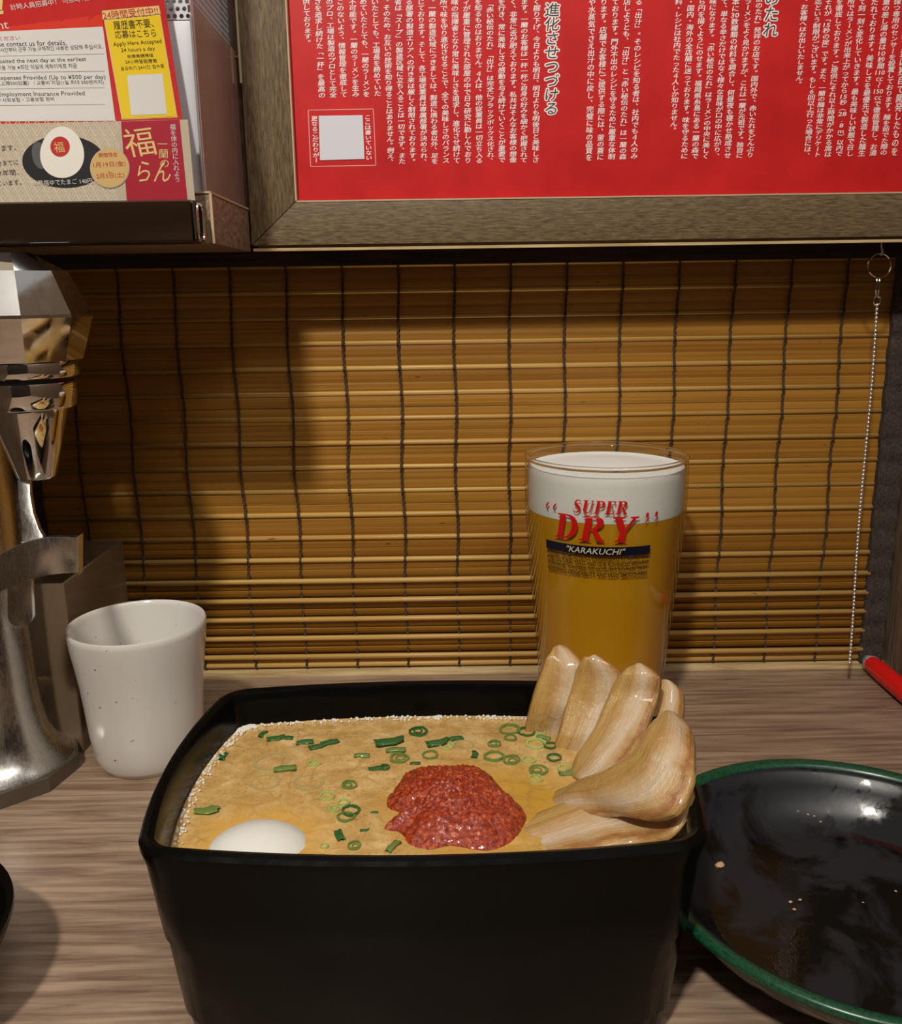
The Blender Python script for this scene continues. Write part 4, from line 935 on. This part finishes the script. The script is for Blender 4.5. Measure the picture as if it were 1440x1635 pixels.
# ------------------------------------------------------------------ plate
PX, PYc, PR = .1368, .2683, .0722
pl = thing('side_plate', 'round black plate with a green rim and wet food residue', 'plate', (PX, PYc, 0))
MB().lathe([(.0005, .0035), (.033, .0035), (.034, .0003), (.037, .0003), (.038, .0045), (.052, .0080), (.0635, .0165), (.0685, .0240), (.0690, .0262), (.0672, .0272), (.0655, .0262), (.0635, .0215), (.0585, .0140), (.0530, .0098), (.0470, .0082), (.0005, .0078)], (PX, PYc), 96).build('dish', M['plate'], pl, angle=60)
MB().lathe([(.0672, .0266), (.0690, .0250), (.0706, .0254), (.0722, .0266), (.0724, .0280), (.0712, .0291), (.0694, .0290), (.0676, .0280)], (PX, PYc), 96, close=True).build('green_rim', M['green_rim'], pl, angle=60)
def crumb(x, y, z, r, m, label, sq=(1.4, 1, .7), cat='crumb', grp=None):
    p = atZ(x, y, z); mb = MB(); mb.ball(p, r, 9, 6, sq); o = mb
    for k, q in enumerate(mb.v): mb.v[k] = q+V((1, 1, 1))*(.35*r*noise.noise(q*900))
    return tag(o.build('food_crumb', m, origin=p), label, cat, grp)
crumb(1149, 1381, .0090, .0013, M['crumb'], 'brown food crumb on the left of the black plate')
CR = ['left of the low trio', 'right of the low trio', 'lowest of the low trio', 'first of the back row', 'second of the back row', 'third of the back row', 'fourth of the back row', 'farthest back', 'second from the right edge', 'nearest the right edge', 'farthest left', 'back left']
CR = [q[0].upper()+q[1:]+':' for q in CR]
for i, (x, y) in enumerate([(1262, 1440), (1277, 1437), (1268, 1452), (1274, 1295), (1290, 1300), (1300, 1303), (1310, 1312), (1237, 1265), (1378, 1441), (1430, 1423), (1145, 1282), (1183, 1263)]):
    up = y < 1320; crumb(x, y, .0185 if up else .0088, random.uniform(.0003, .0005), M['crumb'], f'{CR[i]} tiny pale crumb on the black plate', cat='crumb', grp='tiny crumbs on the black plate')

# ------------------------------------------------------------------ black cup at the left edge
mb = MB(); bcx, bcy = -.1895, .2360
mb.lathe([(.0005, .001), (.030, .001), (.031, .0), (.033, .0), (.034, .004), (.042, .012), (.0485, .024), (.0505, .0290), (.0503, .0305), (.049, .0303), (.0475, .0288), (.044, .022), (.036, .012), (.0005, .007)], (bcx, bcy), 72)
tag(mb.build('black_bowl', M['bowl'], origin=(bcx, bcy, 0), angle=60), 'round black bowl mostly cut off at the lower left', 'bowl')

# ------------------------------------------------------------------ red pen
pn = thing('marker_pen', 'red marker pen lying beside the right partition', 'pen', (.2445, .43, .0055))
a0 = V((.2435, .4960, .0058)); a1 = V((.2440, .3600, .0058))
def seg(f0, f1, r, name, m, rr=None): MB().tube([a0.lerp(a1, f0+(f1-f0)*i/6) for i in range(7)], rr or r, 20).build(name, m, pn)
seg(0, .05, .0035, 'clear_tip', M['pen_clear'], [.0028, .0033, .0038, .0042, .0046, .0048, .0050])
seg(.05, .42, .0055, 'cap', M['pen_red'], [.0048, .0054, .0055, .0055, .0055, .0055, .0055])
seg(.42, 1, .0054, 'barrel', M['pen_clear']); seg(.42, .98, .003, 'ink_core', M['pen_core'])
